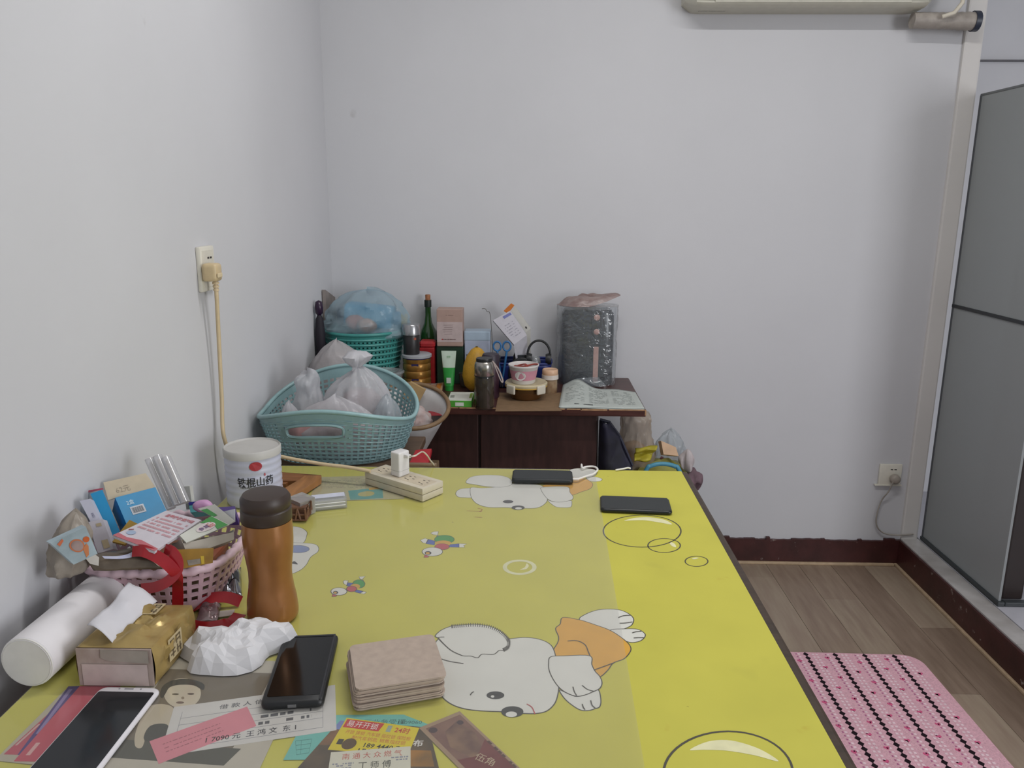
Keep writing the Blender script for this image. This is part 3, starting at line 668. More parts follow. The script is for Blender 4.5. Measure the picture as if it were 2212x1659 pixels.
t, s = paper('postcard', [(735, 1558), (926, 1573), (950, 1668), (636, 1668)], .00106, PAP('6a573f', col2='3f372c'), 'dark landscape postcard under the business cards', 'postcard')
part(s.patch(.0, .0, .3, .18, .00004), 'picture_sky', PAP('7a86b8'), t); part(s.patch(.0, .18, .25, .5, .00005), 'picture_slope', PAP('8d6440', col2='5d4630'), t); part(s.patch(.72, .55, .97, .9, .00005), 'picture_light', PAP('a5742f', col2='6d5530'), t)
part(text_on(G(), '布', tz(903, 1607, ZT) + V((0, 0, .00114)), (1, .1, 0), (0, 1, 0), .0125, None, .02), 'white_character', PAP('d8d4cc'), t)
t, s = paper('business_card', [(749, 1552), (906, 1574), (880, 1636), (708, 1621)], .00118, PAP('d8c524'), 'yellow locksmith business card with red and black print', 'business card')
part(s.poly([(.02, .04), (.53, .02), (.50, .30), (.02, .30)], .00004), 'red_banner', PAP('c23a3a'), t)
part(s.text('易开开锁', .26, .16, .42, .20, .00008, bold=.004), 'title', PAP('e6ddd6'), t)
part(s.text('24时', .80, .17, .20, .20, .00006, bold=.015), 'hours_print', PAP('c0402e'), t)
part(s.patch(.59, .06, .65, .28, .00006), 'key_picture', PAP('9aa79a'), t)
part(s.text('开锁 换锁 汽车锁 指纹锁 保险柜', .52, .42, .86, .13, .00006, bold=0), 'service_print', PAP('c86a3a'), t)
part(s.text('配汽车钥匙 销售指纹锁', .56, .58, .70, .13, .00006, bold=0), 'service_print', PAP('c86a3a'), t)
part(s.text('189 4440 74', .66, .77, .50, .14, .00006, bold=.015), 'number_print', PAP('2c2a20'), t)
part(s.text('150', .45, .95, .16, .14, .00006, bold=.015), 'number_print', PAP('2c2a20'), t)
part(s.ell(.22, .78, .09, .17, .00006), 'padlock_picture', PAP('5c4526'), t); part(s.patch(.06, .66, .13, .82, .00006), 'padlock_picture', PAP('3e3828'), t)
t, s = paper('business_card', [(715, 1627), (887, 1614), (887, 1690), (704, 1700)], .00128, PAP('d3d0bd'), 'cream gas company card with red and black characters', 'business card')
part(s.text('南 通 大 众 燃 气', .52, .17, .74, .18, .00005, bold=0), 'red_print', PAP('c05a4c'), t)
part(s.text('丁 师 傅', .56, .47, .40, .22, .00005, bold=0), 'black_print', PAP('34362f'), t)
part(s.lines((.38, .44, .52), .04, .30, .04, .00005, seed=3, gap=.2), 'pencil_notes', PAP('8d8f9a'), t, kind='stuff'); part(s.lines((.30, .37), .76, .97, .04, .00005, seed=5, gap=.2), 'pencil_notes', PAP('8d8f9a'), t, kind='stuff')
t, s = paper('banknote', [(993, 1538), (1150, 1686), (1062, 1732), (905, 1574)], .00118, PAP('a1886e'), 'worn brown banknote lying on the yellow mat', 'banknote')
part(s.patch(.04, .06, .96, .90, .00004), 'printed_field', PAP('74524c', col2='8a6a58'), t)
part(s.poly([(.10, .25), (.30, .12), (.52, .30), (.55, .62), (.34, .80), (.16, .62)], .00006), 'engraved_scene', PAP('93755b', col2='5d4140'), t)
part(s.poly([(.42, .08), (.96, .08), (.96, .90), (.50, .90), (.55, .5)], .00007), 'red_field', PAP('6d3434', col2='7d4743'), t)
part(s.ell(.09, .80, .035, .09, .00007), 'corner_numeral', PAP('4b3a3c'), t); part(s.ell(.13, .20, .03, .07, .00007), 'corner_numeral', PAP('4b3a3c'), t)
p0 = tz(1048, 1642, ZT) + V((0, 0, .00128))
part(text_on(G(), '伍角', p0, (1, -.55, 0), (.4, 1, 0), .026, None, 0), 'value_print', PAP('b9a98c'), t)
part(s.lines((.06,), .45, .93, .06, .00008, seed=2, gap=.2), 'script_print', PAP('5a4038'), t, kind='stuff')
# newspaper scrap by the power strip
t, s = paper('newspaper_scrap', [(690, 1031), (795, 1029), (870, 1055), (873, 1078), (664, 1085)], .00098, PAP('b3ac85'), 'scrap of printed paper with a teal picture beside the power strip', 'paper')
s = pslab([(752, 1061), (826, 1053), (828, 1077), (757, 1081)], .00102)
part(s.patch(0, 0, 1, 1, .0), 'teal_picture', PAP('5c9a94'), t); part(s.ell(.5, .5, .25, .25, .00004), 'picture_spot', PAP('b3ab70'), t); part(s.patch(.6, -.05, .95, .15, .00005), 'picture_spot', PAP('c09a48'), t)
s = pslab([(695, 1034), (800, 1032), (800, 1056), (690, 1058)], .00100)
part(s.lines([.1 + .13 * k for k in range(7)], .02, .98, .05, .00003, seed=21, gap=.3), 'small_print', PAP('8f8a70'), t, kind='stuff')
# ================================================================== THINGS STANDING ON THE TABLE
def rrect(w_, h_, r_, n=6):
    o = []
    for cx_, cy_, a0 in ((w_ / 2 - r_, h_ / 2 - r_, 0), (-w_ / 2 + r_, h_ / 2 - r_, 90), (-w_ / 2 + r_, -h_ / 2 + r_, 180), (w_ / 2 - r_, -h_ / 2 + r_, 270)):
        for k in range(n + 1):
            t_ = math.radians(a0 + 90 * k / n); o.append((cx_ + r_ * math.cos(t_), cy_ + r_ * math.sin(t_)))
    return o
SCR = mat('15171a', r=.12, n=.02, sp=.5)
def phone(name, label, px4, th, z0, body, rad=.010, scr=(.004, .004, .012, .012), scrm=SCR, lift=0):
    c4 = [tz(a_, b_, z0 + th) for a_, b_ in px4]; cen = sum(c4, V()) / 4
    ux = ((c4[1] - c4[0]) + (c4[2] - c4[3])) / 2; uy = ((c4[0] - c4[3]) + (c4[1] - c4[2])) / 2
    W, L = ux.length, uy.length; ux.normalize(); uy = (uy - ux * uy.dot(ux)).normalized()
    f_ = lambda x_, y_, z_: V((cen.x, cen.y, 0)) + ux * x_ + uy * y_ + V((0, 0, z_))
    t = thing(name, label, 'phone', (cen.x, cen.y, z0))
    g = G(); rings = []
    for ins, z_ in ((.003, 0), (.0006, .002), (0, th * .5), (.0006, th - .002), (.0028, th)):
        rings.append([f_(x_, y_, z0 + z_) for x_, y_ in rrect(W - 2 * ins, L - 2 * ins, rad)])
    n = len(rings[0])
    for a_, b_ in zip(rings, rings[1:]):
        for k in range(n): g.add([a_[k], a_[(k + 1) % n], b_[(k + 1) % n], b_[k]], [(0, 1, 2, 3)])
    g.add(rings[0], [tuple(range(n))]); g.add(rings[-1], [tuple(range(n))])
    part(g, 'case', body, t, smooth=50)
    l_, r_, tp, bt = scr
    sw, sl_ = W - l_ - r_, L - tp - bt; o_ = [(x_ + (l_ - r_) / 2, y_ + (bt - tp) / 2) for x_, y_ in rrect(sw, sl_, .003, 3)]
    part(G().prism([f_(x_, y_, z0 + th + .0003) for x_, y_ in o_], (0, 0, -.0006)), 'screen', scrm, t)
    return t, f_, W, L
CASE = mat('1b1c1e', r=.45, n=.05)
t, f_, W, L = phone('smartphone', 'big black smartphone in a rubber case lying on the white form', [(609, 1373), (729, 1367), (702, 1514), (565, 1520)], .0115, T0, CASE, .009, (.006, .006, .009, .014), mat('0f1112', r=.10, n=.02))
part(G().prism([f_(x_, y_, T0 + .0125) for x_, y_ in [(W * .5 - .0065, -L / 2 + .004), (W / 2 - .0065, L / 2 - .008), (-W / 2 + .0065, L / 2 - .008), (-W / 2 + .0065, L / 2 - .004), (W / 2 - .004, L / 2 - .004), (W / 2 - .004, -L / 2 + .004)]], (0, 0, -.001)), 'case_rim', mat('2e2f32', r=.4), t)
part(G().box(f_(0, -L / 2 - .0001, T0 + .006), (.011, .0012, .0042), .0004, Matrix.Rotation(math.atan2((f_(1, 0, 0) - f_(0, 0, 0)).y, (f_(1, 0, 0) - f_(0, 0, 0)).x), 3, 'Z')), 'charging_port', mat('7c7c7e', r=.3, met=.6), t)
t, f_, W, L = phone('smartphone', 'white-framed smartphone lying on the red cards', [(214, 1481), (337, 1484), (207, 1688), (43, 1684)], .0085, T0, mat('d9d6da', r=.3, n=.02), .010, (.0035, .0035, .0125, .016), mat('1d2025', r=.14, n=.02))
for x_, w_ in ((-.013, .002), (0, .012), (.016, .002)):
    part(G().box(f_(x_, L / 2 - .006, T0 + .0087), (w_, .002, .0008), .0003), 'earpiece' if w_ > .01 else 'sensor', mat('8a888c', r=.4), t)
DG = mat('2b2f30', r=.5, n=.06)
t, f_, W, L = phone('smartphone', 'black smartphone charging from a white cable at the far table edge', [(1108, 1013), (1236, 1016), (1239, 1037), (1105, 1035)], .0115, T0, mat('1d2122', r=.5), .009, (.004, .004, .004, .004), DG)
e_ = f_(W / 2, -.012, T0 + .006)
cp = [e_, e_ + V((.012, 0, 0))] + [tz(a_, b_, T0 + .004) for a_, b_ in ((1268, 1028), (1283, 1023), (1291, 1014), (1283, 1008), (1268, 1008))]
cab = thing('charging_cable', 'white cable plugged into the phone at the far table edge', 'cable', (cp[2].x, cp[2].y, T0))
part(G().tube([e_ - V((.001, 0, 0)), e_ + V((.014, 0, 0))], .0034, 8), 'connector', mat('e6e4df', r=.4), cab, smooth=40)
cp += [tz(1258, 1011, T0 + .004), V((tz(1258, 1011, T0).x - .002, TY1 + .012, T0 - .002)), V((tz(1258, 1011, T0).x, TY1 + .016, T0 - .12))]
part(G().tube(catmull(cp[1:], 6, False), .0024, 8), 'cord', mat('e6e4df', r=.4), cab, smooth=60)
phone('smartphone', 'plain black smartphone lying alone above the large printed bubble', [(1298, 1069), (1446, 1075), (1452, 1105), (1295, 1099)], .0095, ZT + .0006, mat('15181a', r=.35), .009, (.004, .004, .004, .004), DG)
wc = [tz(1330, 1015, ZT + .004), tz(1345, 1013, ZT + .004), tz(1356, 1010.5, ZT + .006), tz(1362, 1012, ZT + .004)]
solo(G().tube(catmull(wc, 5, False), .0022, 8), 'cable_end', mat('e6e4df', r=.4), 'short white cable end resting at the far table edge', 'cable', smooth=60)
# stack of folded brown cards
A_, B_, C_, E_ = [tz(a_, b_, T0 + .033) for a_, b_ in ((760, 1392), (941, 1366), (955, 1462), (757, 1488))]
ux = (B_ - A_).normalized(); uy = (A_ - E_); uy = (uy - ux * uy.dot(ux)).normalized(); cen = (A_ + B_ + C_ + E_) / 4
W, L = .5 * ((B_ - A_).length + (C_ - E_).length), .5 * ((A_ - E_).dot(uy) + (B_ - C_).dot(uy))
rd = random.Random(5); cols = ['a99a8c', 'b3a294', 'ac9b8e', 'a59486', 'b0a092', 'a89789', 'b3a496', 'ab998b', 'ae9e90', 'b3a294']
NCARD = 10; hh = .0330 / NCARD
for k in range(NCARD):
    ox, oy = rd.uniform(-.002, .002) - .0015 * (NCARD - 1 - k) / NCARD * 2, rd.uniform(-.0015, .0015)
    z0 = T0 + k * hh; g = G()
    o2 = rrect(W, L, .008, 3); ang = rd.uniform(-.012, .012)
    def q_(x_, y_, z_):
        x2, y2 = x_ * math.cos(ang) - y_ * math.sin(ang), x_ * math.sin(ang) + y_ * math.cos(ang)
        lift_ = .0022 * max(0, (x_ / W) * 1.0 + .1) * max(0, .5 - y_ / L) * (k / NCARD) * (0 if k == NCARD - 1 else .7)
        return V((cen.x, cen.y, 0)) + ux * (x2 + ox) + uy * (y2 + oy) + V((0, 0, z_ + lift_))
    lo = [q_(x_, y_, z0 + .0001) for x_, y_ in o2]; hi = [q_(x_, y_, z0 + hh - .0008) for x_, y_ in o2]
    n = len(lo); g.add(lo + hi, [tuple(range(n))[::-1], tuple(range(n, 2 * n))] + [(i_, (i_ + 1) % n, (i_ + 1) % n + n, i_ + n) for i_ in range(n)])
    last = k == NCARD - 1
    o = solo(g, 'folded_card', mat(cols[k], r=.75, n=.06, ns=80), 'brown folded card on top of the stack beside the puppy print' if last else 'thin brown folded card inside the stack between its top and bottom cards' if k else 'brown folded card at the bottom of the stack, flat on the vinyl', 'card', 'brown folded cards in a stack')
# crumpled tissue
def crumple(name, label, cat, cen, rx, ry, rz, seed, m, rot=0, amp=.25, sub=4, flat=.0, parent=None):
    b = bmesh.new(); bmesh.ops.create_icosphere(b, subdivisions=sub, radius=1)
    Rz = Matrix.Rotation(rot, 3, 'Z'); g = G()
    for v in b.verts:
        p = v.co.copy(); q1 = p * 1.6 + V((seed, seed * 2.1, 0)); 
        d = 1 - abs(mnoise.noise(q1)) * 1.4 * amp - abs(mnoise.noise(q1 * 2.3)) * amp * .9 + mnoise.noise(q1 * 5) * amp * .25
        p = V((p.x * rx, p.y * ry, p.z * rz)) * d
        p = Rz @ p; p.z = max(p.z, -rz * (.55 - flat)); v.co = V(cen) + p
    g.bm(b)
    mz = min(v.z for v in g.v); 
    for v in g.v: v.z += cen[2] - mz - 0 if False else 0
    return g, mz
cT = tz(510, 1412, T0)
def crump(u, v):
    a = 2 * math.pi * u; r_ = v
    x_ = .078 * r_ * math.cos(a); y_ = .050 * r_ * math.sin(a)
    rim = 1 + .16 * math.sin(3 * a + .6) + .10 * math.sin(5 * a + 2)
    x_ *= rim; y_ *= rim
    fold = abs(nz((x_, y_, .3), 34, 2.0)) * .030 + nz((x_, y_, 1.3), 85, 4.0) * .009
    z_ = (.036 * (1 - r_ ** 2.2) ** .7 if r_ < 1 else 0) + fold * (.45 + .55 * r_) * (1 - r_ ** 8)
    z_ += .018 * max(0, math.cos(a - .5)) * r_ ** 2 * (1 - r_ ** 10)
    ca, sa = math.cos(.38), math.sin(.38)
    return cT + V((x_ * ca - y_ * sa, x_ * sa + y_ * ca, max(.0006, z_)))
g = G().grid(crump, 28, 8, True)
solo(g, 'crumpled_tissue', mat('e3e2e4', r=.85, n=.02, tl=.15), 'crumpled white tissue beside the orange flask', 'tissue', sol=.0006)
# paper roll against the wall
r_ = .037
a_ = tz(57, 1432, T0 + r_); b_ = tz(228, 1283, T0 + r_ + .004); a_.x = max(a_.x, XL + r_ + .004); b_.x = max(b_.x, XL + r_ + .004)
t = thing('paper_roll', 'thick white paper roll lying along the left wall', 'paper roll', (a_ + b_) / 2 - V((0, 0, r_)))
ax = (b_ - a_).normalized(); rm = ax.to_track_quat('Z', 'Y').to_matrix(); ll = (b_ - a_).length
part(G().lathe([(r_ - .003, 0), (r_, .003), (r_, ll - .003), (r_ - .003, ll)], a_, 40, rm, cap=False), 'outer_wrap', mat('e2dfe1', r=.8, n=.015), t, smooth=40)
part(G().lathe([(0, .0005), (r_ - .001, .0005), (r_ - .001, .003)], a_, 40, rm, cap=False), 'roll_end', mat('dedcd6', r=.85, n=.03), t)
part(G().lathe([(r_ - .001, ll - .003), (r_ - .001, ll - .0005), (0, ll - .0005)], a_, 40, rm, cap=False), 'roll_end', mat('dedcd6', r=.85, n=.03), t)
# gold tissue pack
FL, FRt, BR = tz(173, 1480, T0), tz(333, 1482, T0), tz(421, 1380, T0)
BL = FL + (BR - FRt); hP = .056
t = thing('tissue_pack', 'gold plastic soft pack of tissues with a sheet pulled out', 'tissue pack', (FL + BR) / 2)
eu, ev = (FRt - FL), (BL - FL)
GOLD = mat('b0975f', r=.30, met=.35, n=.12, ns=18, bump=.5, bs=22)
def pk(u_, v_, w__):                          # pack volume coords 0..1
    p = FL + eu * u_ + ev * v_ + V((0, 0, hP * w__)); return p
def faceg(fn, nu=14, nv=14, amp=.004, sd=0):
    def f2(a, b):
        p = fn(a, b); e = min(a, 1 - a, b, 1 - b) * 4; e = min(1, e)
        n_ = (nz(p, 32, sd) + .7 * abs(nz(p, 60, sd + 5))) * amp * 1.5 * e
        c0 = pk(.5, .5, .5); return p + (p - c0).normalized() * n_
    return f2
g = G()
g.grid(faceg(lambda a, b: pk(a, .02 + b * .98, 1 + .10 * math.sin(math.pi * a) * math.sin(math.pi * b)), 16, 16, .010, 1), 18, 18)
g.grid(faceg(lambda a, b: pk(1 + .03 * math.sin(math.pi * b), .02 + a * .98, b), 14, 10, .012, 2), 18, 10)
g.grid(faceg(lambda a, b: pk(-.03 * math.sin(math.pi * b), .02 + a * .98, b), 14, 10, .004, 3), 16, 10)
g.grid(faceg(lambda a, b: pk(a, 1 + .02 * math.sin(math.pi * b), b), 14, 10, .012, 4), 16, 10)
g.add([pk(0, .02, 0), pk(1, .02, 0), pk(1, 1, 0), pk(0, 1, 0)], [(0, 1, 2, 3)])
part(g, 'wrapper', GOLD, t, smooth=30)
fe = Slab([pk(.0, -.0, .98), pk(1, -.0, .98), pk(1, 0, 0), pk(0, 0, 0)], .004)
part(fe.geo(), 'pack_end', mat('b3a39c', r=.5, n=.1, ns=40, col2='9d8a80'), t)
part(fe.poly([(.34, -.02), (.97, .02), (.97, .36), (.42, .30), (.33, .22)], .0016), 'end_fold', mat('a39a90', r=.35, n=.08), t)
part(fe.patch(.06, .40, .94, .99, .001), 'sealed_flap', mat('c5b3ae', r=.45, n=.08), t)
tf = Slab([pk(0, 1, 1.09), pk(1, 1, 1.09), pk(1, 0, 1.09), pk(0, 0, 1.09)], .001)
def seal(sl, u0, v0, u1, v1, lift):
    o = part(sl.patch(u0, v0, u1, v1, lift), 'seal_label', mat('bfae88', r=.5), t); w_, h_ = u1 - u0, v1 - v0; g = G()
    for a_, b_, c_, d_ in ((.12, .12, .42, .2), (.12, .3, .42, .38), (.12, .12, .18, .48), (.55, .12, .88, .2), (.55, .12, .62, .48), (.82, .12, .88, .48), (.55, .3, .88, .38), (.2, .55, .45, .62), (.12, .72, .45, .8), (.25, .55, .33, .9), (.58, .55, .66, .92), (.78, .55, .86, .92), (.55, .7, .9, .77)):
        sl.patch(u0 + w_ * a_, v0 + h_ * b_, u0 + w_ * c_, v0 + h_ * d_, lift + .0003, g)
    part(g, 'seal_marks', mat('6a5c44', r=.6), t, kind='stuff')
seal(tf, .40, .08, .68, .34, .0022)
sf = Slab([pk(1.035, .25, .92), pk(1.035, .62, .92), pk(1.035, .62, .25), pk(1.035, .25, .25)], .001); seal(sf, .05, .05, .9, .95, .004)
ts = [(208, 1352), (292, 1264), (328, 1294), (240, 1380)]
yy0 = pk(.5, .55, 0).y
P4 = [ty(190, 1352, yy0 - .045), ty(280, 1258, yy0 + .055), ty(338, 1299, yy0 + .05), ty(245, 1387, yy0 - .055)]
def tfn(a, b):
    p = (P4[0] * (1 - a) + P4[1] * a) * (1 - b) + (P4[3] * (1 - a) + P4[2] * a) * b
    e = math.sin(math.pi * b) * .006; return p + V((0, -.3, 1)) * (e + .004 * math.sin(a * 9 + b * 4) * (1 - a)) + V((.004 * nz(p, 40, 2), 0, .003 * nz(p, 60, 4)))
o = part(G().grid(tfn, 18, 12), 'tissue_sheet', mat('e2e1e6', r=.9, n=.01, tl=.2), t, smooth=60, sol=.0006)
# orange flask
def lathe_px(cx_px, rows, ybase, z0, fn=None):   # rows: (py, width px) read bottom->top ; returns center, profile
    p = tz(cx_px, ybase, z0); m_ = mpp(p); r0 = rows[0][1] / 2 * m_; c = V((p.x, p.y + r0, z0)); out = []
    for py, wd in rows:
        z_ = ty(cx_px, py, c.y - 0).z; out.append((wd / 2 * mpp(V((c.x, c.y, z_))), max(0, z_ - z0)))
    return c, out
c, pf = lathe_px(575, [(1346, 98), (1338, 106), (1315, 108), (1290, 104), (1268, 96), (1248, 91), (1230, 91), (1210, 96), (1190, 102), (1165, 106), (1140, 107), (1122, 105)], 1357, T0)
pf[0] = (pf[0][0], .0005); pf[1] = (pf[1][0], .005)
zt_ = pf[-1][1]
t = thing('vacuum_flask', 'orange metallic waisted flask with a dark brown lid', 'flask', c)
FO = mat('9c6a3e', r=.30, met=.40, n=.05, coat=.2)
part(G().lathe(pf, c, 48), 'body', FO, t, smooth=60)
rl = pf[-1][0]; htop = ty(562, 1062, c.y).z - T0
hl = htop - zt_
part(G().lathe([(rl - .001, zt_), (rl + .0008, zt_ + .002), (rl + .0008, zt_ + hl * .42), (rl - .0012, zt_ + hl * .46), (rl - .0012, zt_ + hl * .50), (rl + .0004, zt_ + hl * .54), (rl + .0002, zt_ + hl * .80), (rl - .004, zt_ + hl * .95), (rl * .6, zt_ + hl * 1.0), (0, zt_ + hl * 1.0)], c, 48), 'lid', mat('3b2f2a', r=.45, n=.04), t, smooth=45)
# white tin
p = tz(532, 1100, T0); m_ = mpp(p); rC = 60 * m_; c = V((p.x, p.y + rC, T0)); c.x = max(c.x, XL + rC + .004)
zl_ = ty(527, 966, c.y).z; hC = zl_ - T0
t = thing('powder_tin', 'white ribbed tin with black characters and a grey lid', 'tin', c)
prof = [(rC * .97, 0), (rC, .004)]
for k in range(6):
    a_ = .02 + (hC - .03) * k / 6; prof += [(rC, a_ + .004), (rC * .975, a_ + .008), (rC, a_ + .012)]
prof += [(rC, hC)]
part(G().lathe(prof, c, 48), 'can_body', mat('c0c3d4', r=.35, n=.02), t, smooth=50)
part(G().lathe([(rC * 1.0, hC - .012), (rC * 1.025, hC - .012), (rC * 1.025, hC + .002), (rC * .985, hC + .005), (rC * .95, hC + .001), (0, hC + .001)], c, 48), 'lid', mat('bab8b4', r=.5, n=.02), t, smooth=40)
def wrap_text(body, ang, z_, height, parent, name, m, rr, bold=.01, c=c, wmax=None):
    vs, fs = text_geo(body, 1, bold)
    x0_, x1_ = min(v.x for v in vs), max(v.x for v in vs); y0_, y1_ = min(v.y for v in vs), max(v.y for v in vs); k_ = height / (y1_ - y0_)
    kx = wmax / (x1_ - x0_) if wmax else k_
    g = G(); g.add([c + V((math.sin(ang + (v.x - (x0_ + x1_) / 2) * kx / rr) * rr, -math.cos(ang + (v.x - (x0_ + x1_) / 2) * kx / rr) * rr, z_ + (v.y - (y0_ + y1_) / 2) * k_)) for v in vs], fs)
    return part(g, name, m, parent)
def wrap_patch(pts, parent, name, m, rr, c):     # pts: (angle, z)
    return part(G().add([c + V((math.sin(a) * rr, -math.cos(a) * rr, z)) for a, z in pts], [tuple(range(len(pts)))]), name, m, parent)
INKB = mat('25252a', r=.6); a0 = .40
wrap_text('铁棍山药', a0, hC * .50, .021, t, 'black_characters', INKB, rC + .0007, .012, c, .078)
wrap_text('TIEGUNSHANYAO', a0 - .15, hC * .40, .004, t, 'small_letters', INKB, rC + .0007, .01, c, .05)
wrap_text('怀山药粉', a0, hC * .27, .005, t, 'small_letters', mat('8a6a70'), rC + .0007, .01, c, .04)
wrap_patch([(a0 + .03 + .22 * math.cos(x_), hC * .79 + .010 * math.sin(x_)) for x_ in [2 * math.pi * k / 20 for k in range(20)]], t, 'red_emblem', mat('a8323c', r=.5), rC + .0012, c)
wrap_patch([(a0 + .33 + .03 * math.cos(x_), hC * .62 + .004 * math.sin(x_)) for x_ in [2 * math.pi * k / 6 for k in range(6)]], t, 'red_mark', mat('b8505a', r=.5), rC + .0009, c)
# wooden stand, wicker box, clear boxes
Z5 = lambda p: zo(p, 440, 920, 6.506)
t = thing('wooden_stand', 'brown wooden trivet frame behind the flask', 'trivet', tz(630, 1060, T0))
WD = mat('8a5a34', r=.5, n=.22, ns=14, stretch=(1, 6, 1)); WD2 = mat('9a6a3c', r=.5, n=.2, ns=14, stretch=(5, 1, 1))
def bar(px, h0, h1, m, name='bar'):
    part(G().prism([tz(a_, b_, T0 + h1) for a_, b_ in px], (0, 0, h0 - h1)), name, m, t)
bar(Z5([(960, 640), (1650, 690), (1400, 770), (960, 770)]), 0, .014, WD)
bar(Z5([(1655, 692), (1650, 735), (1240, 1000), (1090, 1010), (1110, 890), (1330, 760), (1420, 700)]), .002, .0155, WD2)
bar(Z5([(970, 775), (1190, 785), (1150, 815), (970, 815)]), 0, .011, WD)
p = tz(638, 1128, T0); t = thing('wicker_box', 'small brown wicker lattice box behind the flask', 'box', p + V((-.012, .03, 0)))
WK = mat('6d4c38', r=.6, n=.2); wx, wy, wz = .055, .055, .030
q0 = p + V((-.034, .004, 0))
part(G().bx(q0 + V((.003, .003, .001)), q0 + V((wx - .003, wy - .003, wz - .004)), .001), 'lining', mat('6d4c38', r=.8), t)
for k in range(6):
    a_ = q0 + V((wx * k / 5, 0, 0)); part(G().tube([a_ + V((0, 0, .003)), a_ + V((.006 if k % 2 else -.006, -.001, wz))], .0022, 6), 'stick', WK, t)
    a_ = q0 + V((wx, wy * k / 5, 0)); part(G().tube([a_ + V((0, 0, .003)), a_ + V((.001, .006 if k % 2 else -.006, wz))], .0022, 6), 'stick', WK, t)
for z_ in (.003, wz * .5, wz): part(G().tube([q0 + V((0, 0, z_)), q0 + V((wx, 0, z_)), q0 + V((wx, wy, z_)), q0 + V((0, wy, z_))], .0024, 6, True), 'hoop', WK, t)
CLR = glassy('e4e6e4', 1.2, .1, .35, 'd6d6d4', 'clearbox')
p0, p1, p2 = tz(674, 1104, T0), tz(750, 1096, T0), tz(743, 1063, T0)
eu = p1 - p0; ev = V((-eu.y, eu.x, 0)).normalized() * .042; hB = .020
t = thing('plastic_box', 'clear plastic box with a white insert beside the power strip', 'plastic box', (p0 + p1 + ev) / 2)
part(G().prism([p0, p1, p1 + ev, p0 + ev], (0, 0, hB)), 'shell', CLR, t)
part(G().prism([p0 + eu * .05 + ev * .12 + V((0, 0, .001)), p0 + eu * .95 + ev * .12 + V((0, 0, .001)), p0 + eu * .95 + ev * .9 + V((0, 0, .001)), p0 + eu * .05 + ev * .9 + V((0, 0, .001))], (0, 0, hB - .006)), 'white_insert', mat('d8d8d6', r=.6), t)
part(G().prism([p0 + ev * .45 + eu * .03 + V((0, 0, hB + .0004)), p0 + eu * .97 + ev * .45 + V((0, 0, hB + .0004)), p0 + eu * .97 + ev * .98 + V((0, 0, hB + .0004)), p0 + ev * .98 + eu * .03 + V((0, 0, hB + .0004))], (0, 0, -.0003)), 'paper_label', mat('cdd0de', r=.6), t)
for k in range(2): part(G().tube([p0 + eu * .04 + V((0, -.0008, hB * (.35 + .35 * k))), p0 + eu * .96 + V((0, -.0008, hB * (.35 + .35 * k)))], .0011, 6), 'moulded_rib', mat('dcdcda', r=.4), t)
p0 = tz(648, 1121, T0); eu = V((.022, .034, 0)); ev = V((-.036, .030, 0))
p0 = tz(650, 1120, T0)
t = thing('plastic_box', 'clear plastic box with a brown label leaning behind the flask', 'plastic box', p0 + (eu + ev) / 2)
part(G().prism([p0, p0 + eu, p0 + eu + ev, p0 + ev], (0, 0, .034)), 'shell', CLR, t)
part(G().prism([p0 + eu * .1 + ev * .08 + V((0, 0, .001)), p0 + eu * .9 + ev * .08 + V((0, 0, .001)), p0 + eu * .9 + ev * .92 + V((0, 0, .001)), p0 + eu * .1 + ev * .92 + V((0, 0, .001))], (0, 0, .029)), 'brown_contents', mat('8d4b30', r=.6, n=.2, ns=60, col2='6c5a40'), t)
# power strip with charger
c4 = [tz(a_, b_, T0 + .030) for a_, b_ in ((788.7, 1019.5), (832, 1002.6), (954.8, 1036.4), (915, 1059))]
lu = ((c4[3] - c4[0]) + (c4[2] - c4[1])) / 2; wv = ((c4[1] - c4[0]) + (c4[2] - c4[3])) / 2; o_ = sum(c4, V()) / 4; o_.z = T0
LL, WW = lu.length, wv.length; lu.normalize(); wv = (wv - lu * wv.dot(lu)).normalized(); WW = min(WW, .068)
Mx = Matrix((lu, wv, V((0, 0, 1)))).transposed()
t = thing('power_strip', 'cream power strip lying across the far side of the table', 'power strip', o_)
PS = mat('c6bda6', r=.5, n=.05, ns=30)
part(G().box(o_ + V((0, 0, .0075)), (LL, WW, .015), .0025, Mx), 'base', PS, t, smooth=30)
part(G().box(o_ + V((0, 0, .0230)), (LL, WW, .0148), .0025, Mx), 'cover', mat('cdc4b0', r=.45, n=.05, ns=30), t, smooth=30)
part(G().box(o_ + V((0, 0, .0302)), (LL * .93, WW * .62, .001), .0004, Mx), 'outlet_panel', mat('c9bca4', r=.45), t)
for k in range(4):
    ux_ = -LL * .34 + LL * .235 * k
    for dx, dy, w_ in ((-.009, -.008, .0022), (-.009, .008, .0022), (.008, 0, .0022), (.002, -.012, .0018), (.002, .012, .0018)):
        part(G().box(o_ + lu * (ux_ + dx) + wv * dy + V((0, 0, .0306)), (.0055, w_, .0008), 0, Mx), 'outlet_slot', DK, t)
pcn = o_ + lu * (-LL * .06) + wv * .002
t = thing('phone_charger', 'white cube charger plugged into the power strip', 'charger', pcn + V((0, 0, .0308)))
CW = mat('dcdad8', r=.35, n=.02)
part(G().box(pcn + V((0, 0, .0308 + .029)), (.028, .034, .058), .004, Mx, 3), 'charger_body', CW, t, smooth=40)
part(G().box(pcn + V((0, 0, .0308 + .014)), (.0284, .0344, .001), .0003, Mx), 'seam', mat('b5b3b0'), t)
s_ = pcn + lu * .013 + wv * .004 + V((0, 0, .079))
part(G().box(s_ + lu * .007, (.014, .012, .008), .002, Mx), 'usb_plug', CW, t, smooth=40)
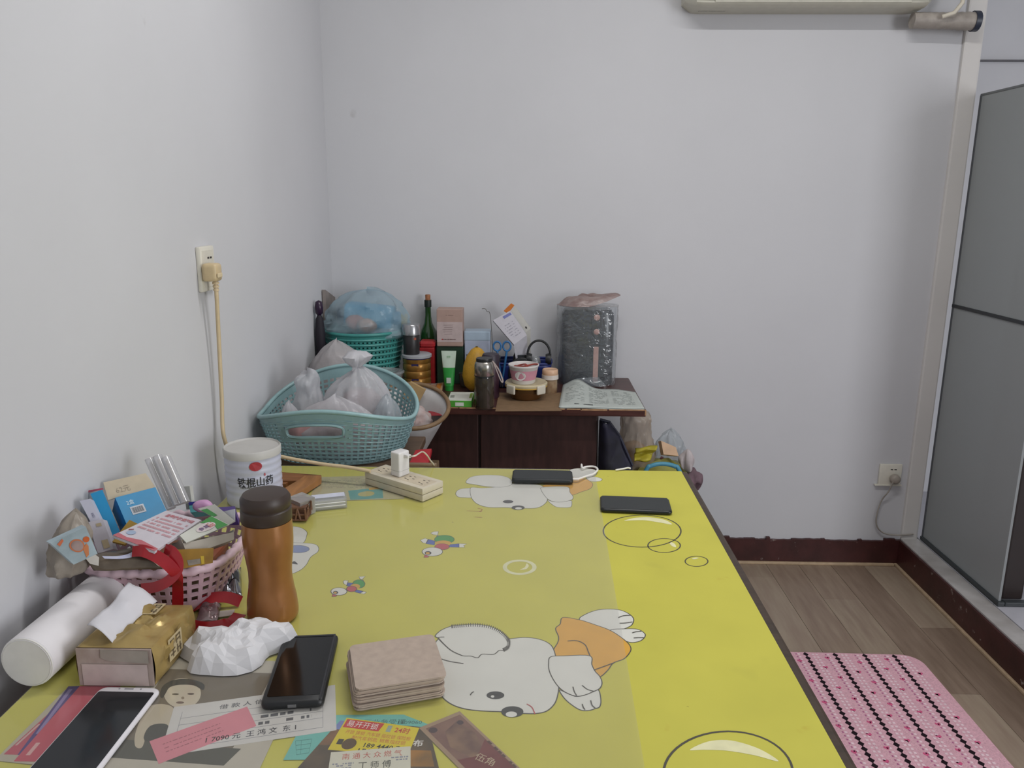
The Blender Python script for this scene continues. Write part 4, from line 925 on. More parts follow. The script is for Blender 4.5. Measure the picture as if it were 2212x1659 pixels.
cb = [s_ + lu * .013, s_ + lu * .022 + wv * .01 + V((0, 0, .001)), ty(912, 976, 1.80), ty(922, 983, 1.825), ty(930, 995, 1.85), ty(938, 1006, 1.868), V((ty(938, 1006, 1.868).x + .01, 1.90, .70)), V((ty(938, 1006, 1.868).x + .01, 1.90, .55))]
part(G().tube(catmull(cb, 6, False), .0019, 6), 'charging_cord', mat('d5cdbf', r=.4), t, smooth=60)
# ================================================================== BAGS, BASKETS
def pbag(name, label, cen, rx, ry, hgt, seed, m, neck=None, inner=(), cat='plastic bag', fold=.16, tilt=(0, 0), nseg=56, prof=None, group=None, knotm=None):
    """a soft plastic bag standing at cen (base centre); neck=(height, radius) gathers its top"""
    c = V(cen); t = thing(name, label, cat, c, group)
    pf = prof or [(0, 0), (.72, .0), (.93, .10), (1, .28), (.97, .48), (.84, .66), (.60, .82), (.34, .92), (.12, .98), (0, 1.0)]
    pf = [(a, b) for a, b in pf]; fine = catmull([V((a, b, 0)) for a, b in pf], 4, False)
    def fn(u, v):
        k = v * (len(fine) - 1); i_ = min(int(k), len(fine) - 2); f_ = k - i_; p = fine[i_].lerp(fine[i_ + 1], f_)
        a = 2 * math.pi * u; q = V((math.cos(a) * 1.3, math.sin(a) * 1.3, p.y * 2.0)) + V((seed * 3.1, seed, seed * .7))
        w_ = 1 + fold * (abs(mnoise.noise(q * 1.2)) * -1.6 + .45 + .5 * mnoise.noise(q * 2.7) - .55 * abs(mnoise.noise(q * 4.5)))
        if neck: w_ *= 1 + .10 * p.y * math.sin(a * 11 + seed) 
        r_ = max(0, p.x) * w_
        z_ = p.y * hgt * (1 + .10 * mnoise.noise(V((math.cos(a), math.sin(a), seed)) * 1.1) * p.y)
        return c + V((rx * r_ * math.cos(a) + tilt[0] * p.y, ry * r_ * math.sin(a) + tilt[1] * p.y, max(.0005, z_)))
    part(G().grid(fn, nseg, 34, True), 'bag_skin', m, t, smooth=50)
    if neck:
        h_, r_ = neck; cc = c + V((tilt[0], tilt[1], hgt * .96))
        kp = [(0, 0), (r_ * .45, .0), (r_ * .38, h_ * .18), (r_ * .95, h_ * .45), (r_ * 1.15, h_ * .72), (r_ * .7, h_ * .95), (0, h_)]
        part(G().lathe(kp, cc, 26, wob=lambda a, v: 1 + .22 * math.sin(a * 3 + seed) + .16 * math.sin(a * 7 + seed * 2 + v * 5)), 'knot', knotm or m, t, smooth=60)
    for nm, gg, mm in inner: part(gg, nm, mm, t, smooth=50)
    return t
BAGW = mat('d6d5d9', r=.30, n=.04, bump=.9, bs=38, clear=.32, tl=.35, sp=.5, ns=12)
BAGC = mat('c4ccd2', r=.22, n=.05, bump=.9, bs=38, clear=.55, tl=.3, sp=.6, ns=10)
BAGB = mat('b4ccd6', r=.25, n=.05, bump=1.0, bs=34, clear=.50, tl=.3, sp=.6, ns=10)
# wooden stool behind the table carrying the laundry basket
SZ = .728
st = thing('stool', 'low dark wooden stool behind the table under the blue basket', 'stool', (-.50, 2.04, 0))
SW = mat('5d4836', r=.55, n=.2, ns=12, stretch=(1, 7, 7))
part(G().bx((-.725, 1.885, SZ - .022), (-.30, 2.20, SZ), .004), 'seat', SW, st)
for x_ in (-.70, -.325):
    for y_ in (1.91, 2.175): part(G().bx((x_ - .017, y_ - .017, 0), (x_ + .017, y_ + .017, SZ - .022), .003), 'leg', SW, st)
part(G().bx((-.70, 1.905, SZ - .10), (-.33, 1.918, SZ - .022)), 'rail', SW, st)
# blue woven basket
bc = V((-.516, 2.068, SZ)); RX, RY = .209, .182
def rimz(a): return .140 + .034 * math.cos(2 * (a + math.pi / 2)) + .022 * math.sin(a)
def bask(u, v):
    a = 2 * math.pi * u; k = .80 + .20 * v ** .8
    h_ = rimz(a) * v
    n_ = 2.4; ca, sa = math.cos(a), math.sin(a); rr = (abs(ca) ** n_ + abs(sa) ** n_) ** (-1 / n_)
    return bc + V((RX * k * rr * ca, RY * k * rr * sa, .004 + h_))
NU, NV = 72, 13
def weave(u, v):
    p = bask(u, v); i_ = u * NU; j_ = v * NV
    o_ = .0022 * math.sin(math.pi * (i_ + (int(j_ + 1e-6) % 2))) if False else 0
    return p
def bkind(i, j):
    f_ = (i + .5) / NU; x_ = (f_ - .73)
    if j >= NV - 2: return 0
    if abs(x_) < .058 and 7 <= j <= 9: return 2
    if abs(x_) < .078 and 6 <= j <= 10: return 0
    return 1
BK = mat('84a3a6', r=.4, n=.04, ns=20, sp=.5)
t = thing('laundry_basket', 'pale blue woven plastic basket full of plastic bags behind the table', 'basket', bc)
part(G().lattice(bask, NU, NV, (.66, .58), bkind), 'woven_wall', BK, t, sol=.0035)
for j in range(1, NV - 1):                     # raised horizontal weave strands
    for par in (0,):
        g = G(); pts = []
        for i in range(NU * 2):
            u = i / (NU * 2); a = 2 * math.pi * u; f_ = u - .73
            p = bask(u, j / NV); out_ = V((p.x - bc.x, p.y - bc.y, 0)).normalized()
            pts.append((p + out_ * (.0018 + .0016 * math.sin(math.pi * i / 1 * .5 + j * math.pi)), abs(f_) < .064 and 7 <= j <= 9))
        run = []
        for p, cut in pts + pts[:1]:
            if cut:
                if len(run) > 2: g.tube(run, .0017, 5)
                run = []
            else: run.append(p)
        if len(run) > 2: g.tube(run, .0017, 5)
        part(g, 'weave_strand', BK, t, smooth=60)
part(G().tube([bask(i / 96, 1) for i in range(96)], .0058, 8, True), 'rim', mat('8fb0b2', r=.35), t, smooth=60)
part(G().lathe([(0, .002), (.80, .002), (.80, .006), (0, .006)], bc, 40, sx=RX, sy=RY), 'bottom', BK, t)
hs = [bask(.73 + .060 * x_, (8.5 + 1.5 * y_ ) / NV) + V((0, -.004, 0)) for x_, y_ in [(math.copysign(abs(math.cos(q)) ** .5, math.cos(q)), math.copysign(abs(math.sin(q)) ** .5, math.sin(q))) for q in [2 * math.pi * k / 32 for k in range(32)]]]
part(G().tube(hs, .004, 6, True), 'handle_rim', BK, t, smooth=60)
# bags inside the blue basket
FOODP = mat('b79a97', r=.6, n=.3, ns=25, col2='9a8f92')
def lump(c, rx, ry, rz, sd, n=16): 
    return G().lathe([(math.sin(math.pi * k / 10) * 1.0, -math.cos(math.pi * k / 10) * rz) for k in range(11)], V(c), n, sx=rx, sy=ry, wob=lambda a, v: 1 + .15 * math.sin(2 * a + sd) + .1 * math.sin(3 * a + 5 * v))
b0 = bc + V((0, 0, .008))
pbag('plastic_bag', 'knotted white plastic bag with reddish food in the blue basket', b0 + V((.040, .045, .0)), .100, .072, .215, 1.3, BAGW, (.055, .030), [('food', lump(b0 + V((.055, .035, .115)), .05, .035, .045, 1), FOODP)], knotm=mat('d9d8dc', r=.4, n=.03, tl=.3, clear=.1))
pbag('plastic_bag', 'white plastic bag with upright loop handles at the wall side of the blue basket', b0 + V((-.092, .025, .0)), .052, .062, .205, 4.1, BAGW, None, [], prof=[(0, 0), (.8, 0), (1, .15), (1, .4), (.8, .6), (.62, .75), (.66, .9), (.45, .98), (0, 1)])
pbag('plastic_bag', 'low white plastic bag spread along the front of the blue basket', b0 + V((.01, -.078, .0)), .118, .046, .160, 7.7, BAGW, None, [('pink_contents', lump(b0 + V((-.01, -.085, .065)), .10, .035, .06, 2), mat('c99a98', r=.6, n=.2, ns=18))], fold=.2)
pbag('plastic_bag', 'small clear plastic bag at the bin side of the blue basket', b0 + V((.135, -.025, .03)), .040, .040, .125, 9.2, BAGC, None, [])
pbag('plastic_bag', 'small white bag pressed against the wall side of the blue basket', b0 + V((-.118, -.062, .0)), .034, .034, .140, 2.2, BAGW, None, [])
solo(G().box(b0 + V((.02, -.01, .012)), (.18, .10, .02), .004), 'gold_packet', mat('b98f2e', r=.35, n=.2, ns=20), 'gold snack packet at the bottom of the blue basket', 'packet')
# white bin with brown rim, leaning bundles inside
wc_ = V((-.405, 2.335, .575)); tb_ = V((-.358, 2.335, .785))
nrm = V((.10, -.42, 1)).normalized(); e1 = V((1, 0, -.10)).normalized(); e2 = nrm.cross(e1)
rw = .112
def bin_(u, v):
    a = 2 * math.pi * u; top = tb_ + (e1 * math.cos(a) + e2 * math.sin(a)) * rw
    bot = wc_ + V((math.cos(a) * .048, math.sin(a) * .048, .003)); return bot.lerp(top, v)
solo(G().bx((-.52, 2.215, 0), (-.29, 2.44, .575), .004), 'cardboard_carton', mat('8a7356', r=.8, n=.1), 'plain cardboard carton under the white bin', 'carton')
t = thing('waste_bin', 'white tapered bin with a brown rim between the stool and the desk', 'bin', wc_)
part(G().grid(bin_, 40, 6, True), 'bin_wall', mat('b9b7b6', r=.5, n=.04), t, smooth=60, sol=.003)
part(G().lathe([(0, .004), (.047, .004), (.047, .008), (0, .008)], wc_, 30), 'bin_floor', mat('a9a7a6', r=.5), t)
part(G().tube([bin_(i / 48, 1) for i in range(48)], lambda q: .007, 8, True), 'rim', mat('7d6345', r=.5, n=.1), t, smooth=60)
pbag('plastic_bag', 'crumpled white bag with red print inside the white bin', tb_ + V((-.006, -.008, -.088)), .062, .064, .100, 5.5, mat('d0c9c7', r=.5, n=.25, ns=30, col2='c2a39c', clear=.1, tl=.2), None, [], fold=.3)
solo(G().box(tb_ + V((-.005, .075, .02)), (.055, .012, .06), .002, Matrix.Rotation(.5, 3, 'Y')), 'cardboard_flap', mat('a88c60', r=.7), 'tan cardboard flap sticking out of the white bin', 'cardboard')
s = Slab([ty(898, 972, 1.99), ty(932, 969, 1.99), ty(925, 1004, 1.95), ty(884, 1008, 1.95)], .012)
for k in (2, 3): s.c[k].z = max(s.c[k].z, SZ + .001)
solo(s.geo(), 'red_packet', mat('a8202a', r=.4, n=.15, ns=20), 'shiny red packet on the stool beside the blue basket', 'packet')
a_ = ty(884, 1003, 1.90); b_ = ty(946, 1000, 1.90)
solo(G().bx((a_.x, 1.866, 0), (b_.x, 1.880, .757), .003), 'wooden_board', mat('7d6750', r=.6, n=.2, ns=20, stretch=(1, 8, 8)), 'narrow wooden board standing upright behind the table edge', 'board')
# ================================================================== THINGS ON THE DESK
# teal basket with the blue bag
tc_ = V((-.588, 2.765, DZ)); hT = ty(870, 714, 2.74).z - DZ
TEAL = mat('3f8c86', r=.4, n=.05)
t = thing('storage_basket', 'teal round slatted basket in the desk corner', 'basket', tc_)
rb = .105; rt = .142
def tb2(u, v):
    a = 2 * math.pi * u; r_ = rb + (rt - rb) * v; return tc_ + V((r_ * math.cos(a), r_ * math.sin(a), .003 + (hT - .003) * v))
part(G().lattice(tb2, 60, 11, (.45, .35), lambda i, j: 0 if j > 9 else 1), 'slatted_wall', TEAL, t, sol=.003)
for j in range(1, 11): part(G().tube([tb2(i / 60, j / 11) + V((tb2(i / 60, 0).x - tc_.x, tb2(i / 60, 0).y - tc_.y, 0)).normalized() * .002 for i in range(60)], .0032, 5, True), 'slat', mat('4a9790', r=.35), t, smooth=60)
part(G().tube([tb2(i / 60, 1) for i in range(60)], .006, 8, True), 'rim', TEAL, t, smooth=60)
part(G().lathe([(0, .001), (rb, .001), (rb, .005), (0, .005)], tc_, 40), 'bottom', TEAL, t)
zt_ = DZ + hT
bb_ = V((-.575, 2.765, zt_ - .035))
pbag('plastic_bag', 'light blue plastic bag with a bright blue pack on the teal basket', bb_, .155, .125, .175, 3.7, BAGB, None,
     [('blue_pack', G().box(bb_ + V((.012, -.02, .088)), (.17, .09, .075), .012, Matrix.Rotation(.1, 3, 'Y')), mat('2f94bf', r=.4, n=.1, ns=15)),
      ('blue_pack', G().box(bb_ + V((.055, .0, .062)), (.09, .10, .07), .01, Matrix.Rotation(-.5, 3, 'Z')), mat('3d86ad', r=.4, n=.1)),
      ('fruit', lump(bb_ + V((-.03, -.055, .068)), .032, .03, .03, 1), mat('b0543a', r=.5, n=.2)),
      ('fruit', lump(bb_ + V((.01, -.07, .058)), .03, .03, .026, 2), mat('c08a70', r=.5, n=.2)),
      ('dark_pack', G().box(bb_ + V((-.075, -.03, .085)), (.045, .05, .06), .006), mat('5b606a', r=.5))],
     fold=.26, prof=[(0, 0), (.6, 0), (.95, .12), (1.0, .30), (.90, .55), (.68, .80), (.40, .95), (0, 1.0)])
solo(G().box(V((-.455, 2.80, zt_ + .003)) + V((0, 0, .022)), (.03, .03, .05), .004), 'yellow_pack', mat('c2a038', r=.5, n=.2), 'small yellow pack poking out beside the blue bag', 'packet')
# dark umbrella and grey cloth in the corner
p = ty(694, 690, 2.86)
uq = V((XL + .021, 2.645, DZ))
t = thing('umbrella', 'dark folded umbrella standing at the wall beside the teal basket', 'umbrella', uq)
part(G().lathe([(0, 0), (.010, .002), (.016, .10), (.017, .21), (.013, .255), (.006, .272)], uq, 16), 'canopy', mat('1d1822', r=.7, n=.1), t, smooth=60)
part(G().lathe([(.006, .268), (.012, .276), (.0145, .295), (.011, .315), (0, .320)], uq, 16), 'handle', mat('2a1430', r=.3), t, smooth=60)
pts = [tx(703, 626, -.722), tx(724, 642, -.722), tx(727, 700, -.722)]
pts += [V((-.722, pts[2].y, DZ)), V((-.722, pts[0].y, DZ))]
solo(G().prism(pts, (-.012, 0, 0)), 'paper_sack', mat('8f8580', r=.7, n=.12, ns=20), 'grey-brown folded paper sack flat against the wall behind the blue bag', 'paper bag')
# white bag and clear tub in front of the teal basket
pbag('plastic_bag', 'bulging translucent white bag at the wall end of the desk', (-.632, 2.535, DZ), .098, .075, .205, 6.2, mat('cbc7c8', r=.35, n=.06, clear=.18, tl=.35, ns=12, bump=.9, bs=38), None,
     [('contents', lump((-.632, 2.535, DZ + .085), .075, .055, .08, 3), mat('b3a49f', r=.7, n=.15))], fold=.16)
t = thing('plastic_tub', 'clear plastic takeaway tub beside the bulging white bag', 'plastic tub', (-.50, 2.58, DZ))
part(G().lathe([(.040, .001), (.044, .003), (.056, .085), (.060, .088), (.060, .092), (.054, .094), (.052, .088), (.041, .006), (0, .005)], (-.488, 2.575, DZ), 36, sx=1.15), 'tub', glassy('eef0f0', 1.3, .08, .22, 'd4d8da', 'tub'), t, smooth=50)
part(lump((-.488, 2.575, DZ + .038), .044, .038, .03, 2), 'contents', mat('a9a09a', r=.7, n=.2), t, smooth=50)
# gold can and black jar
def standing(px, wpx, ytop, ybase, z0=DZ, ycen=None):
    if ycen is None:
        p = tz(px, ybase, z0); r_ = wpx / 2 * mpp(p); c = V((p.x, p.y + r_, z0))
    else:
        p = ty(px, ytop + 45, ycen); r_ = wpx / 2 * mpp(p); c = V((p.x, ycen, z0))
    return c, r_, ty(px, ytop, c.y + r_ * .3).z - z0
c, r_, h_ = standing(901, 60, 762, 0, DZ, 2.70); c.z = DZ
t = thing('gold_can', 'gold ribbed can with a grey lid under the black jar', 'can', c)
pf = [(r_ * .96, 0), (r_, .004)]
for k in range(4): a_ = h_ * (.16 + .20 * k); pf += [(r_, a_ - .005), (r_ * .95, a_), (r_, a_ + .005)]
part(G().lathe(pf + [(r_, h_ - .012)], c, 40), 'can_body', mat('a87c3e', r=.28, met=.6, n=.05), t, smooth=45)
part(G().lathe([(r_ * 1.002, h_ - .014), (r_ * 1.004, h_ - .014), (r_ * 1.004, h_ - .008), (r_ * .98, h_ - .008)], c, 40), 'dark_band', mat('2b2452', r=.4), t, smooth=40)
part(G().lathe([(r_, h_ - .010), (r_ * 1.07, h_ - .010), (r_ * 1.07, h_ - .002), (r_ * 1.0, h_), (0, h_)], c, 40), 'lid', mat('a4a6aa', r=.4), t, smooth=40)
wrap_patch([(-.25, h_ * .72), (.25, h_ * .72), (.25, h_ * .78), (-.25, h_ * .78)], t, 'label_print', mat('2b2452'), r_ + .0008, c); wrap_patch([(-.25, h_ * .32), (.25, h_ * .32), (.25, h_ * .37), (-.25, h_ * .37)], t, 'label_print', mat('2b2452'), r_ + .0008, c)
cj = V((ty(889, 760, c.y - .006).x, c.y - .004, DZ + h_)); rj = 18 * mpp(cj); hj = ty(889, 700, cj.y).z - cj.z
t = thing('jar', 'black jar with a silver lid standing on the gold can', 'jar', cj)
part(G().lathe([(rj * .93, 0), (rj * .96, .004), (rj * .98, hj * .62), (rj * .9, hj * .68)], cj, 32), 'jar_body', mat('2a2829', r=.4, n=.08), t, smooth=45)
part(G().lathe([(rj * .95, hj * .66), (rj * 1.1, hj * .66), (rj * 1.1, hj * .97), (rj * 1.02, hj), (0, hj)], cj, 32), 'lid', mat('a9a9ab', r=.25, met=.8, n=.05), t, smooth=40)
wrap_patch([(.45, hj * .5), (.75, hj * .5), (.75, hj * .58), (.45, hj * .58)], t, 'orange_mark', mat('9c4a30'), rj * 1.0, cj)
# wine bottle
c, r_, h_ = standing(925, 34, 648, 0, DZ, 2.885); r_ = .0315
hb = ty(925, 648, c.y).z - DZ
t = thing('wine_bottle', 'green glass bottle with a cork beside the pinkish box', 'bottle', c)
GR = mat('1e4a1c', r=.12, n=.05, sp=.7, coat=.5)
part(G().lathe([(r_ * .9, 0), (r_, .006), (r_, hb * .55), (r_ * .88, hb * .62), (r_ * .48, hb * .71), (r_ * .36, hb * .80), (r_ * .34, hb * .94), (r_ * .40, hb * .95), (r_ * .40, hb)], c, 36), 'glass', GR, t, smooth=60)
part(G().lathe([(r_ * 1.01, hb * .06), (r_ * 1.01, hb * .50)], c, 36, cap=False), 'dark_label', mat('121412', r=.5), t, smooth=60)
part(G().lathe([(r_ * .42, hb * .915), (r_ * .42, hb * 1.001), (r_ * .3, hb * 1.002)], c, 24), 'foil', mat('15201a', r=.4), t, smooth=50)
part(G().lathe([(r_ * .29, hb * .99), (r_ * .31, hb + .018), (r_ * .26, hb + .020), (0, hb + .020)], c, 20), 'cork', mat('96623f', r=.7, n=.2, ns=90), t, smooth=50)
# pinkish box on a dark green box
def boxat(x0p, x1p, ytop, ybot, Y, depth, rot=0, z0=None, bev=.002):
    a = ty(x0p, ybot, Y); b = ty(x1p, ybot, Y); zt = ty((x0p + x1p) / 2, ytop, Y).z; zb_ = a.z if z0 is None else z0
    c = V(((a.x + b.x) / 2, Y + depth / 2, zb_)); return c, V(((b.x - a.x), depth, zt - zb_))
c, sz = boxat(944, 1001, 748, 800, 2.79, .075, z0=DZ)
solo(G().box(c + V((0, 0, sz.z / 2)), sz, .002), 'carton', mat('1f3a2a', r=.5, n=.1), 'dark green carton under the pinkish box', 'carton')
zt_ = DZ + sz.z
c, sz = boxat(944, 1000, 668, 746, 2.785, .065, z0=zt_ + .0003)
PB = mat('a98e83', r=.55, n=.04)
t = thing('gift_box', 'pinkish brown box with a pale label standing on the green carton', 'box', c)
part(G().box(c + V((0, 0, sz.z / 2)), sz, .003), 'box_body', PB, t)
fs_ = Slab([c + V((-sz.x / 2, -sz.y / 2, sz.z)), c + V((sz.x / 2, -sz.y / 2, sz.z)), c + V((sz.x / 2, -sz.y / 2, 0)), c + V((-sz.x / 2, -sz.y / 2, 0))], .001)
part(fs_.patch(.01, .34, .99, .88, .0004), 'pale_label', mat('b9a8a6', r=.6), t)
g = G(); 
for k in range(5): fs_.poly([(.25 + .06 * math.sin(k * 2), .42 + .06 * k), (.62 + .05 * math.cos(k), .41 + .06 * k), (.60, .42 + .06 * k + .012), (.27, .43 + .06 * k + .008)], .0007, g)
part(g, 'line_drawing', mat('a08f8d'), t, kind='stuff')
part(fs_.lines((.81,), .25, .72, .03, .0007, seed=3, gap=.05), 'dark_print', mat('6a5150'), t, kind='stuff'); part(fs_.ell(.21, .81, .03, .02, .0008), 'red_dot', mat('a83c3c'), t); part(fs_.lines((.16,), .35, .65, .02, .0007, seed=6), 'faint_print', mat('8f766d'), t, kind='stuff')
# red tin pieces
c, sz = boxat(905, 940, 736, 800, 2.775, .06, z0=DZ)
t = thing('tea_tin', 'red tin with chamfered lid behind the gold can', 'tin', c)
part(G().box(c + V((0, 0, sz.z * .42)), V((sz.x * .92, sz.y * .92, sz.z * .84)), .003), 'tin_body', mat('a5252a', r=.4, n=.1), t)
part(G().box(c + V((0, 0, sz.z * .90)), V((sz.x, sz.y, sz.z * .16)), .008, seg=1), 'lid', mat('a5252a', r=.4, n=.1), t)
# blue-white tin box
c, sz = boxat(1003, 1059, 716, 800, 2.80, .07, z0=DZ)
t = thing('tin_box', 'pale blue tin box with dark lettering behind the yellow fruit', 'tin', c)
part(G().box(c + V((0, 0, sz.z * .42)), V((sz.x * .97, sz.y * .97, sz.z * .84)), .003), 'tin_body', mat('a9b2c6', r=.4, n=.04), t)
part(G().box(c + V((0, 0, sz.z * .91)), V((sz.x, sz.y, sz.z * .18)), .004), 'lid', mat('a3b4c4', r=.35, n=.04), t)
fs_ = Slab([c + V((-sz.x / 2, -sz.y / 2, sz.z)), c + V((sz.x / 2, -sz.y / 2, sz.z)), c + V((sz.x / 2, -sz.y / 2, 0)), c + V((-sz.x / 2, -sz.y / 2, 0))], .001)
part(fs_.text('荷香', .38, .50, .62, .15, .0010, bold=.03), 'dark_lettering', mat('33353c'), t); part(fs_.lines((.62, .68, .74), .1, .55, .03, .0008, seed=9), 'small_print', mat('5b5e68'), t, kind='stuff'); part(fs_.patch(.01, .80, .99, .98, .0006), 'navy_band', mat('202c66', r=.4), t)
# pomelo
c, r_, h_ = standing(1030, 62, 750, 0, DZ, 2.685)
part_c = V((c.x, c.y, DZ))
t = thing('yellow_fruit', 'yellow pear-shaped fruit behind the glass tea bottle', 'fruit', part_c)
r_ = .051; h_ = ty(1034, 750, 2.685).z - DZ
part(G().lathe([(0, 0), (r_ * .5, .003), (r_ * .85, h_ * .14), (r_, h_ * .36), (r_ * .93, h_ * .58), (r_ * .70, h_ * .80), (r_ * .38, h_ * .95), (r_ * .12, h_ * 1.0), (0, h_ * .99)], part_c, 36), 'peel', mat('c0922a', r=.5, n=.06, ns=60, bump=.25, bs=260), t, smooth=80)
part(G().lathe([(.004, h_ * .985), (.004, h_ * 1.02), (0, h_ * 1.02)], part_c, 10), 'stem', mat('5c5020', r=.7), t)
# glass tea bottle
c, r_, h_ = standing(1045, 43, 772, 886)
t = thing('tea_bottle', 'glass tea bottle with a steel cap and carrying strap', 'bottle', c)
part(G().lathe([(r_ * .92, 0), (r_, .004), (r_, h_ * .60), (r_ * .95, h_ * .66)], c, 36), 'glass_wall', glassy('c9c4bd', 1.2, .04, .10, '8a8278', 'bottle'), t, smooth=50)
part(G().lathe([(0, .006), (r_ * .86, .006), (r_ * .86, h_ * .62), (0, h_ * .62)], c, 30), 'dark_tea', mat('4a4238', r=.25, n=.25, ns=40), t, smooth=50)
part(G().lathe([(r_ * .97, h_ * .655), (r_ * .99, h_ * .66), (r_ * .99, h_ * .86), (r_ * .9, h_ * .92), (r_ * .78, h_ * .94), (r_ * .75, h_ * .96)], c, 36), 'steel_cap', mat('a8a49d', r=.22, met=.9, n=.03), t, smooth=50)
part(G().lathe([(r_ * .80, h_ * .93), (r_ * .84, h_ * .955), (r_ * .80, h_ * 1.0), (0, h_ * 1.0)], c, 30), 'black_top', mat('1d1d1f', r=.4), t, smooth=50)
part(G().lathe([(r_ * .99, h_ * .645), (r_ * 1.005, h_ * .645), (r_ * 1.005, h_ * .665), (r_ * .98, h_ * .665)], c, 36), 'seal_ring', mat('1d1d1f', r=.5), t, smooth=50)
q_ = [c + V((r_ * .7, 0, h_ * .95)), ty(1066, 783, c.y - .005), ty(1076, 808, c.y - .01), ty(1083, 824, c.y - .01), ty(1086, 822, c.y - .005), ty(1078, 800, c.y + .0), c + V((r_ * .85, .004, h_ * .93))]
part(G().tube(catmull(q_, 6, False), .0026, 6, flat=.5), 'strap', mat('9a8c86', r=.5), t, smooth=60)
# dark purple bottle
c, r_, h_ = standing(1058, 40, 762, 868)
c.y += .035
t = thing('water_bottle', 'dark purple bottle hidden behind the glass tea bottle', 'bottle', c)
h_ = ty(1058, 764, c.y).z - DZ
part(G().lathe([(r_ * .9, 0), (r_ * .95, .004), (r_ * .95, h_ * .78), (r_ * .88, h_ * .82)], c, 32), 'body', mat('3a2430', r=.35, n=.05), t, smooth=50)
part(G().lathe([(r_ * .9, h_ * .80), (r_ * .98, h_ * .80), (r_ * .98, h_ * .95), (r_ * .85, h_), (0, h_)], c, 32), 'cap', mat('2f2733', r=.45, n=.05), t, smooth=45)
# green tube, green-white carton, small clear cup
c, r_, h_ = standing(969, 27, 757, 846)
t = thing('cream_tube', 'green and white squeeze tube standing on its cap', 'tube', c)
def tubef(u, v):
    a = 2 * math.pi * u; rx_ = r_ * (.78 + .42 * v); ry_ = r_ * .62 * (1 - v * .96); return c + V((rx_ * math.cos(a), ry_ * math.sin(a), h_ * (.13 + .87 * v)))
part(G().grid(lambda u, v: tubef(u, v * .52), 28, 8, True), 'green_half', mat('2f9440', r=.4, n=.05), t, smooth=60)
part(G().grid(lambda u, v: tubef(u, .52 + v * .48), 28, 8, True), 'pale_half', mat('c3d4c4', r=.4, n=.04), t, smooth=60)
part(G().lathe([(r_ * .70, 0), (r_ * .72, h_ * .13), (0, h_ * .13)], c, 26), 'cap', mat('2a8a3a', r=.4), t, smooth=45)
part(G().add([c + V((x_ * r_, -r_ * .66, h_ * z_)) for x_, z_ in ((-.35, .20), (.35, .20), (.35, .34), (-.35, .34))], [(0, 1, 2, 3)]), 'barcode_patch', mat('c4ccc4'), t)
part(text_on(G(), '绿茶', c + V((0, -r_ * .30, h_ * .86)), (1, 0, 0), (0, .15, 1), .014), 'green_print', mat('3c8a4a'), t)
f0, f1_ = tz(966, 879, DZ), tz(1019, 879, DZ); f1_.y = f0.y
w_ = f1_.x - f0.x; hx = .021; dp = tz(990, 847, DZ + hx).y - f0.y
t = thing('medicine_carton', 'flat white and green carton on the desk edge', 'carton', f0 + V((w_ / 2, dp / 2, 0)))
part(G().bx(f0, f0 + V((w_, dp, hx)), .001), 'carton_body', mat('4c9a34', r=.5, n=.05), t)
part(G().bx(f0 + V((.001, .001, hx)), f0 + V((w_ - .001, dp - .001, hx + .0008))), 'white_top', mat('cfd0c6', r=.5, n=.04), t)
part(G().bx(f0 + V((w_ * .33, -.0006, .003)), f0 + V((w_ * .68, 0, .015))), 'barcode_patch', mat('cacfc4'), t)
part(text_on(G(), '胶囊', f0 + V((w_ * .15, dp * .45, hx + .0012)), (0, 1, 0), (-1, 0, 0), .03), 'dark_print', mat('4b5248'), t)
part(G().bx(f0 + V((w_ * .86, dp * .3, hx + .0009)), f0 + V((w_ * .97, dp * .85, hx + .0012))), 'green_patch', mat('7d9a44'), t)
t = thing('drinking_glass', 'small clear glass beside the yellow fruit', 'glass', tz(1004, 838, DZ) + V((0, .02, 0)))
c = wloc(t)
part(G().lathe([(0, .002), (.018, .002), (.024, .050), (.023, .050), (.017, .005), (0, .005)], c, 28), 'glass_wall', glassy('e2dedb', 1.2, .05, .12, '9a918c', 'tumbler'), t, smooth=50)
# food packet, clear tray, red card near the desk edge
s = Slab([tz(905, 833, DZ + .012), tz(958, 826, DZ + .012), tz(950, 868, DZ + .012), tz(903, 862, DZ + .012)], .011)
t = thing('snack_packet', 'orange and cream food packet on the desk beside the gold can', 'packet', (s.c[0] + s.c[2]) / 2 - V((0, 0, .011)))
part(s.geo(), 'packet_body', mat('b58a5c', r=.35, n=.3, ns=25, col2='c7a98e'), t); part(s.poly([(.2, .1), (.95, .05), (.9, .45), (.4, .6)], .0006), 'orange_print', mat('c07a30', n=.2), t); part(s.ell(.5, .78, .3, .14, .0006), 'pale_print', mat('cdbcae'), t)
c0 = tz(893, 841, DZ); 
t = thing('clear_tray', 'clear plastic tray leaning by the gold can', 'tray', V((-.36, 2.665, DZ)))
TR_ = glassy('eceeee', 1.4, .06, .16, 'd2d4d6', 'tray'); tq = V((-.367, 2.635, DZ))
tq = V((-.395, 2.615, DZ + .0005))
part(G().bx(tq, tq + V((.075, .05, .002))), 'tray_base', TR_, t)
for a_, b_ in ((V((0, 0, 0)), V((.0015, .05, .03))), (V((.0735, 0, 0)), V((.075, .05, .03))), (V((0, 0, 0)), V((.075, .0015, .03))), (V((0, .0485, 0)), V((.075, .05, .03)))): part(G().bx(tq + a_, tq + b_), 'tray_side', TR_, t)
s = Slab([tz(928, 872, DZ + .001), tz(966, 869, DZ + .001), tz(962, 897, DZ + .001), tz(924, 898, DZ + .001)], .0008)
for p in s.c: p.y = max(p.y, DY0 + .004) if p.y > DY0 else p.y
t = thing('red_card', 'small red card with gold characters at the desk edge', 'card', (s.c[0] + s.c[2]) / 2)
